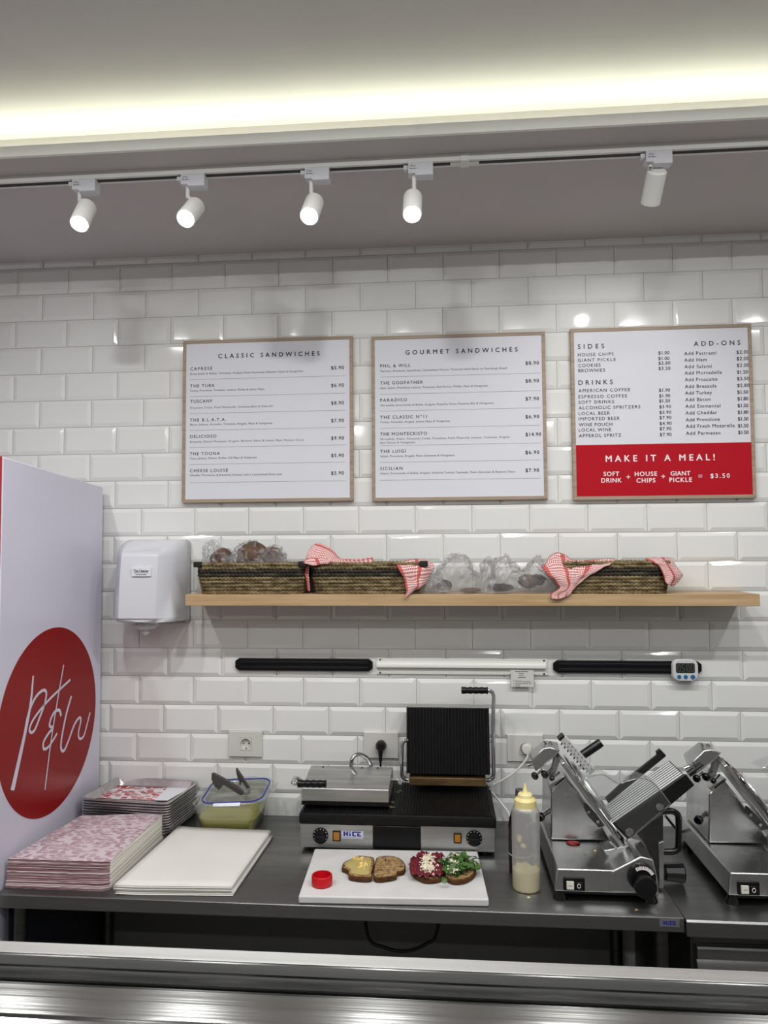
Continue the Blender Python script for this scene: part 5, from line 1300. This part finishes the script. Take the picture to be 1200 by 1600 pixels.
# ------------------------------------------------------------------ meat slicers
def S(a, b, y): return wy(780 + a / 3.75, 1130 + b / 3.75, y)
SD = Vector((0.579, 0, -0.815)); SN = Vector((0.815, 0, 0.579)); SY = Vector((0, 1, 0))
M['skirt'] = steel('dark_carriage_steel', 66, 0.3)  # darkened carriage steel; on the plate it paints shade between the ribs
M['knob'] = mat('black_knob', (12, 12, 13), 0.25)
M['guard'] = film('slicer_guard', 0.03, 0.025, (0.97, 0.98, 0.98), 0.1, 10, 0.06)
sl = thing('meat_slicer', 'silver meat slicer with a ribbed tilted carriage, beside the squeeze bottle', 'meat slicer', (1.03, -0.40, TZ0), 'meat slicers on the counters')
yf, yb = -0.585, -0.17; ym = -0.395
b0, b1_, b2_, b3_ = S(325, 985, yf), S(338, 852, yf), S(905, 800, yf), S(940, 1010, yf)
zb = b0.z; ztr = b1_.z
base = MB()
base.prism_y([(b0.x, zb), (b1_.x, ztr), (b3_.x - 0.012, ztr), (b3_.x, zb)], yf, yb)
h1, h2, h3, h4 = S(655, 868, yf), S(770, 812, yf), S(830, 780, yf), S(905, 800, yf)
base.prism_y([(h1.x, ztr - 0.004), (h2.x, h2.z), (h3.x, h3.z), (h4.x, h4.z), (b3_.x - 0.001, zb + 0.03), (b3_.x - 0.001, zb + 0.002), (h1.x, zb + 0.002)], yf - 0.0006, yf + 0.13)
base.build('base', M['slicer'], sl, bevel=0.004, bseg=3)
md = 0.035
def poly(pts, y): return [S(a, b, y) for a, b in pts]
hs_ = poly([(302, 684), (306, 400), (392, 318), (470, 415), (600, 605), (650, 690)], ym)
mh = MB(); mh.prism(hs_, (0, 0, 0), (0, abs(ym) - 0.19, 0)); mh.build('motor_housing', M['slicer'], sl, bevel=0.005, bseg=3)
# blade, cover ring and gauge plate, all in the tilted blade plane
bl0 = S(350, 150, -0.40); bl1 = S(757, 722, -0.40); bcn = (bl0 + bl1) / 2 + Vector((0, 0.02, 0)); hl = (bl1 - bl0).length / 2
def BF(s, n, y): return bcn + SD * s + SN * n + SY * y
MB().lathe([(0, -0.004), (0.135, -0.004), (0.137, -0.001), (0.137, 0.002), (0.120, 0.004), (0, 0.004)], bcn + SN * 0.002, SN, 64).build('blade', M['chrome'], sl, smooth=25)
MB().lathe([(0, 0.005), (0.108, 0.005), (0.106, 0.010), (0.03, 0.013), (0, 0.013)], bcn + SN * 0.002, SN, 64).build('blade_cover', M['slicer'], sl)
gp = MB(); o_ = [(-hl, -0.055), (-hl + 0.02, -0.085), (hl - 0.03, -0.115), (hl, -0.09), (hl, 0.06), (hl - 0.05, 0.07), (0.05, -0.02), (-hl + 0.03, 0.02), (-hl, 0.0)]
gp.prism([BF(s, -0.012, y) for s, y in o_], SN * -0.006, SN * 0.006); gp.build('gauge_plate', M['slicer'], sl, bevel=0.002)
bk = poly([(505, 470), (520, 480), (628, 600), (585, 612), (520, 545), (500, 500)], -0.435)
bko = MB().prism(bk, (0, 0, 0), (0, 0.012, 0)).build('bracket', M['dark_steel'], sl, bevel=0.001)
for a, b in ((523, 518), (577, 575)): c = S(a, b, -0.436); MB().cyl(c, c + Vector((0, -0.004, 0)), 0.0045, seg=14).build('screw', M['slicer'], bko)
# sharpener head
k1 = poly([(175, 168), (262, 98), (342, 110), (352, 150), (305, 205), (208, 272)], -0.36)
k2 = poly([(190, 215), (258, 145), (300, 140), (358, 160), (300, 218), (214, 283)], -0.45)
shp = MB().loft([k2, k1]).build('sharpener', M['slicer'], sl, bevel=0.003)
for a, b, r_, y in ((210, 308, 0.0115, -0.46), (268, 300, 0.012, -0.45), (310, 322, 0.0075, -0.45)):
    c = S(a, b, y); t = S(a + 42, b - 34, y + 0.02)
    MB().lathe([(r_ * 0.8, 0), (r_, 0.003), (r_ * 0.95, 0.009), (r_ * 0.45, 0.012)], c - (t - c).normalized() * 0.006, t - c, 10).build('knob', M['knob'], shp)
    MB().cyl(c, t, 0.0036, seg=12).build('rod', M['chrome'], shp)
c = S(165, 252, -0.40); t = S(198, 240, -0.40); MB().cyl(c, t, 0.006, seg=14).build('pin', M['chrome'], shp)
MB().prism(poly([(325, 185), (350, 178), (362, 205), (330, 300), (300, 330), (290, 300), (315, 250)], -0.43), (0, 0, 0), (0, 0.02, 0)).build('bracket', M['slicer'], shp, bevel=0.001)
MB().prism(poly([(296, 362), (384, 306), (400, 318), (312, 385)], -0.42), (0, 0, 0), (0, 0.03, 0)).build('clamp_plate', M['slicer'], shp, bevel=0.001)
MB().prism(poly([(325, 362), (380, 318), (386, 324), (331, 368)], -0.4215), (0, 0, 0), (0, 0.003, 0)).build('slot', M['black'], shp)
c0 = Vector((S(300, 214, -0.44))); MB().tube([S(262, 108, -0.40), S(285, 128, -0.40), S(300, 108, -0.40), S(310, 126, -0.40)], 0.002, 8).build('spring', M['dark_steel'], shp)
# pusher arm with its teeth and handle
pa = MB(); yA = -0.46
q0, q1 = S(372, 88, yA), S(548, 288, yA); dv = (q1 - q0).normalized(); nv = Vector((-dv.z, 0, dv.x))
if nv.x < 0: nv = -nv
wv = 0.0105
arm_ = pa.prism([q0 - nv * wv, q0 + nv * wv, q1 + nv * wv, q1 - nv * wv], (0, -0.002, 0), (0, 0.03, 0)).build('pusher_arm', mat('pusher_steel', (216, 216, 214), 0.35, 0.5), sl, bevel=0.0015)
tt = MB(); L_ = (q1 - q0).length
for i in range(9):
    p = q0 + dv * (L_ * (0.09 + 0.105 * i)) - nv * wv + Vector((0, 0.008, 0)); tt.cyl(p, p - nv * 0.006 + dv * 0.002, 0.0026, 0.0016, 8)
for i in range(8):
    for s in (-1, 1):
        p = q0 + dv * (L_ * (0.14 + 0.105 * i + 0.03 * s)) + nv * (wv * 0.45 * s) + Vector((0, -0.002, 0)); tt.cyl(p, p + Vector((0, -0.0035, 0)), 0.0017, 0.0008, 8)
tt.build('teeth', M['dark_steel'], arm_)
MB().prism([q0 - nv * (wv + 0.002) - dv * 0.006, q0 + nv * (wv - 0.003) - dv * 0.006, q0 + nv * (wv - 0.002), q0 - nv * (wv + 0.001)], (0, -0.004, 0), (0, 0.032, 0)).build('end_cap', M['black'], arm_, bevel=0.001)
g0, g1 = S(484, 190, -0.43), S(598, 112, -0.43)
MB().lathe([(0.010, 0), (0.0125, 0.003), (0.0128, 0.060), (0.0115, (g1 - g0).length)], g0, g1 - g0, 24).build('pusher_handle', M['knob'], arm_)
MB().cyl(g0 - (g1 - g0).normalized() * 0.012, g0, 0.006, seg=12).build('handle_stub', M['chrome'], arm_)
# carriage: ribbed tilted table with front skirt and back fence
yc0, yc1 = -0.505, -0.37
A0, A1 = S(652, 592, yc0), S(1086, 302, yc0); LN = (A1 - A0).dot(SN)
car = MB(); car.prism([A0 + SD * 0.003, A0 + SN * LN + SD * 0.003, A0 + SN * LN + SD * 0.010, A0 + SD * 0.010], (0, 0, 0), (0, yc1 - yc0, 0))
caro = car.build('carriage', M['skirt'], sl, bevel=0.001)
rb2 = MB()
for i in range(9):
    y = yc0 + 0.010 + i * 0.0143; p = A0 + SY * (y - yc0) + SD * 0.0040
    rb2.tube([p + SN * 0.003, p + SN * (LN - 0.003)], 0.0032, 10)
rb2.build('ribs', mat('rib_highlight', (236, 236, 234), 0.3, 0.7), caro)  # highlight on the ribs painted in as a lighter metal
MB().prism(poly([(672, 598), (1092, 296), (1142, 362), (756, 684)], yc0), (0, -0.003, 0), (0, 0.003, 0)).build('front_skirt', M['skirt'], caro, bevel=0.001)
e0, e1 = S(752, 684, yc0 - 0.003), S(1000, 482, yc0 - 0.003); MB().tube([e0, e1], 0.0022, 8).build('edge_strip', M['chrome'], caro)
MB().prism(poly([(722, 348), (752, 322), (925, 186), (918, 168), (942, 150), (980, 190), (972, 200), (640, 470), (622, 440)], yc1), (0, 0, 0), (0, 0.010, 0)).build('back_fence', M['skirt'], caro, bevel=0.002)
MB().prism(poly([(720, 342), (755, 305), (765, 318), (732, 352)], yc1 - 0.003), (0, -0.004, 0), (0, 0.004, 0)).build('fence_clip', M['chrome'], caro, bevel=0.001)
for a, b in ((932, 480), (757, 626)):
    c = S(a, b, yc0 - 0.003); MB().lathe([(0.005, 0), (0.005, 0.008), (0.0105, 0.009), (0.011, 0.015), (0.009, 0.018), (0, 0.018)], c, (0, -1, 0), 24).build('guard_knob', M['chrome'], caro)
c = S(1108, 300, -0.45); MB().cyl(c, c + SN * 0.022, 0.009, seg=10).build('knob', M['knob'], caro)
MB().cyl(c + SN * 0.018, c + SN * 0.05, 0.004, seg=10).build('rod', M['knob'], caro)
# clear hand guard
go = [(462, 345), (520, 318), (600, 300), (645, 322), (700, 352), (760, 338), (830, 322), (890, 342), (945, 395), (1003, 472), (860, 588), (770, 668), (690, 600), (600, 500), (530, 430)]
gf = [S(a, b, -0.522) for a, b in go]
MB().prism(gf, (0, 0, 0), (0, 0.0025, 0)).build('hand_guard', M['guard'], sl, smooth=0)
top_ = cat1([S(a, b, -0.522) for a, b in go[:10]], 5)
MB().grid([top_, [p + Vector((0, 0.03, 0.003)) for p in top_], [p + Vector((0, 0.075, -0.004)) for p in top_]], uv=False).build('hand_guard_top', M['guard'], sl, smooth=60, solid=0.002)
MB().tube(top_, 0.0016, 6).build('guard_rim', mat('clear_rim', (186, 190, 190), 0.15, 0, 0.5, Transmission_Weight=0.7), sl)
# carriage arm, handle, knobs
MB().prism(poly([(800, 636), (962, 528), (962, 960), (934, 962), (905, 800)], -0.505), (0, 0, 0), (0, 0.05, 0)).build('carriage_arm', M['dark_steel'], sl, bevel=0.002)
MB().prism(poly([(935, 700), (964, 690), (964, 962), (935, 964)], -0.508), (0, -0.002, 0), (0, 0.004, 0)).build('arm_plate', M['slicer'], sl, bevel=0.001)
dh = [S(950, 518, -0.445), S(1005, 514, -0.445), S(1038, 528, -0.445), S(1050, 560, -0.445), S(1050, 710, -0.445), S(1040, 742, -0.445), S(1010, 752, -0.445), S(950, 752, -0.445)]
MB().tube(cat1(dh, 6), 0.0088, 14).build('carriage_handle', M['knob'], sl)
c = S(962, 870, -0.45); MB().lathe([(0.022, 0), (0.024, 0.004), (0.026, 0.030), (0.0285, 0.052), (0.026, 0.055), (0, 0.055)], c, (1, 0, 0), 12).build('side_knob', M['knob'], sl, smooth=20)
c = S(832, 898, yf); dl_ = MB().lathe([(0.037, 0), (0.037, 0.006), (0.034, 0.016), (0, 0.016)], c + Vector((0, 0.001, 0)), (0, -1, 0), 48).build('thickness_dial', M['knob'], sl)
mk = MB()
for k in range(11):
    a = PI * 0.42 + (k - 5) * 0.16; q = Vector((math.cos(a), 0, math.sin(a))); t = Vector((-q.z, 0, q.x)); p = c + Vector((0, -0.0125, 0))
    w0 = 0.0012 if k % 2 else 0.0022
    mk.prism([p + q * 0.024 - t * w0, p + q * 0.024 + t * w0, p + q * 0.0325 + t * w0, p + q * 0.0325 - t * w0], (0, -0.0042, 0), (0, -0.003, 0))
mk.build('dial_marks', M['white_ink'], dl_, smooth=0)
c = S(852, 952, yf - 0.02); MB().lathe([(0.025, 0), (0.0285, 0.004), (0.0285, 0.022), (0.026, 0.026), (0, 0.027)], c + Vector((0, 0.008, 0)), (0, -1, 0), 32).build('thickness_knob', M['knob'], sl)
a, b = S(374, 900, yf), S(502, 982, yf)
sp0 = MB().box(a.x, b.x, yf - 0.004, yf + 0.002, b.z, a.z).build('switch_plate', M['black'], sl, bevel=0.002)
a, b = S(394, 925, yf - 0.004), S(437, 971, yf - 0.004); MB().box(a.x, b.x, yf - 0.009, yf - 0.003, b.z, a.z).box((a.x + b.x) / 2 - 0.005, (a.x + b.x) / 2 + 0.005, yf - 0.0092, yf - 0.0088, (a.z + b.z) / 2 - 0.0006, (a.z + b.z) / 2 + 0.0006, 1).build('start_button', [mat('cream_button', (222, 220, 206), 0.4), M['ink_grey']], sp0, bevel=0.0008)
a, b = S(447, 930, yf - 0.004), S(490, 976, yf - 0.004); MB().box(a.x, b.x, yf - 0.007, yf - 0.003, b.z, a.z).build('stop_button', M['knob'], sp0, bevel=0.0008)
c = S(468, 955, yf - 0.0072); MB().tube([c + Vector((math.cos(t) * 0.0042, 0, math.sin(t) * 0.0052)) for t in [2 * PI * k / 20 for k in range(20)]], 0.0008, 6, closed=True).build('stop_mark', M['white_ink'], sp0)
for x, y in ((0.912, -0.565), (1.148, -0.565), (0.912, -0.20), (1.148, -0.20)):
    MB().lathe([(0.0195, 0), (0.019, 0.004), (0.010, 0.022), (0.009, zb - TZ0 + 0.002)], (x, y, TZ0 + 0.0003), (0, 0, 1), 24).build('foot', M['knob'], sl)
MB().box(b0.x + 0.012, b3_.x - 0.015, yf + 0.012, yb - 0.02, zb - 0.010, zb + 0.001).build('underside', M['black_matt'], sl)
c = S(246, 545, -0.40); t = S(300, 505, -0.36)
tr0 = MB().cyl(c, t, 0.0075, seg=16).build('tie_rod', M['chrome'], sl)
MB().lathe([(0.011, 0), (0.013, 0.003), (0.013, 0.012), (0.009, 0.015)], c - (t - c).normalized() * 0.012, t - c, 8).build('knob', M['knob'], tr0)
MB().prism(poly([(612, 745), (640, 742), (760, 715), (765, 760), (700, 800), (650, 795)], -0.5), (0, 0, 0), (0, 0.06, 0)).build('blade_foot', M['slicer'], sl, bevel=0.002)
c = S(648, 690, -0.5); t = S(690, 735, -0.5); MB().cyl(c, t, 0.004, seg=12).build('pin', M['chrome'], sl)
# the second slicer further right
s2 = copy_tree(sl, skip=('pusher_arm', 'hand_guard', 'hand_guard_top', 'guard_rim'))
s2.location = (sl.location.x + 0.452, sl.location.y + 0.012, 0.878)
tag(s2, 'silver meat slicer at the right edge, standing on the refrigerated counter', 'meat slicer')
for ch in kids(s2):
    if ch.name.startswith('carriage.'): ch.location = SN * 0.06 + SY * 0.02
for nm_ in ('hand_guard', 'hand_guard_top', 'guard_rim'):
    for ch in kids(sl):
        if ch.name == nm_:
            cc = ch.copy(); C.objects.link(cc); cc.parent = s2; cc.location = SN * 0.062 + SY * 0.02; ORIG[cc.name] = ORIG[ch.name]
# meat scraps
M['scrap'] = mat('raw_meat', (150, 40, 34), 0.35)
for i, (a, b, rx, ry, rz, lab) in enumerate(((432, 700, 0.020, 0.012, 0.005, 'red meat scrap at the back of the slicer tray'), (632, 705, 0.007, 0.006, 0.003, 'small red meat scrap below the blade'), (560, 742, 0.004, 0.003, 0.002, 'tiny pale scrap in the middle of the slicer tray'), (500, 762, 0.004, 0.003, 0.0015, 'tiny brown scrap on the slicer tray'))):
    p = wz(780 + a / 3.75, 1130 + b / 3.75, ztr + 0.001)
    lumpthing('meat_scrap', (p.x, p.y - 0.006, ztr + rz * 0.5), (rx, ry, rz), i + 40, M['scrap'] if i < 2 else M['ycheese'] if i == 2 else M['crumb'], lab, 'meat scrap', 'scraps on the slicer', 0.3, 9, ztr + 0.0003, 16, 8)
for i, (u, v, lab) in enumerate(((826, 1404, 'pale crumb on the steel table in front of the squeeze bottle'), (995, 1424, 'brown crumb on the steel table edge in front of the slicer'))):
    p = wz(u, v, TZ0); lumpthing('crumb', (p.x, p.y + 0.002, TZ0 + 0.002), (0.005, 0.003, 0.003), i + 60, M['sauce'] if i == 0 else M['crumb'], lab, 'crumb', None, 0.3, 9, TZ0 + 0.0003, 12, 6)
# black mains cord behind the second slicer
cdp = cat1([tuple(wy(1040, 1275, -0.25)), tuple(wy(1052, 1290, -0.2)), tuple(wy(1062, 1302, -0.15)), tuple(wy(1075, 1308, -0.12)), tuple(wz(1090, 1312, 0.884))], 8)
tag(MB().tube(cdp, 0.004, 8).build('black_cable', M['black'], smooth=60), 'black mains cord hanging between the two slicers', 'cord')

# ------------------------------------------------------------------ deli display case in the foreground
dcx0, dcx1 = -1.6, 2.2
dcs = thing('display_case', 'stainless steel top of the deli display case in the foreground', 'display case', (0.3, -1.85, 0))
MB().prism_x([(-1.572, 1.248), (-1.574, 1.25), (-1.599, 1.25), (-1.601, 1.248), (-1.601, 1.2345), (-1.604, 1.2335), (-1.604, 1.231), (-1.601, 1.230), (-1.601, 1.214), (-1.572, 1.214)], dcx0, dcx1).build('top_ledge', M['lip_shade_steel'], dcs, smooth=30)
MB().box(dcx0, dcx1, -1.6005, -1.5725, 1.2502, 1.2512).build('ledge_lit_top', M['lip_lit_steel'], dcs, bevel=0.0004)  # thin strip added to carry the ledge's brightened top
dk = [(-1.6015, 1.2165), (-1.648, 1.1975), (-1.6505, 1.1985), (-1.653, 1.195), (-1.78, 1.140), (-1.78, 1.11), (-1.6015, 1.18)]
MB().prism_x(dk, dcx0, dcx1).build('deck', M['case_steel'], dcs, smooth=30)
MB().box(dcx0, dcx1, -2.15, -1.59, 0.02, 1.10).build('body', mat('case_enamel', (205, 205, 203), 0.4), dcs)

# remove the lettering helper
bpy.data.objects.remove(_to)
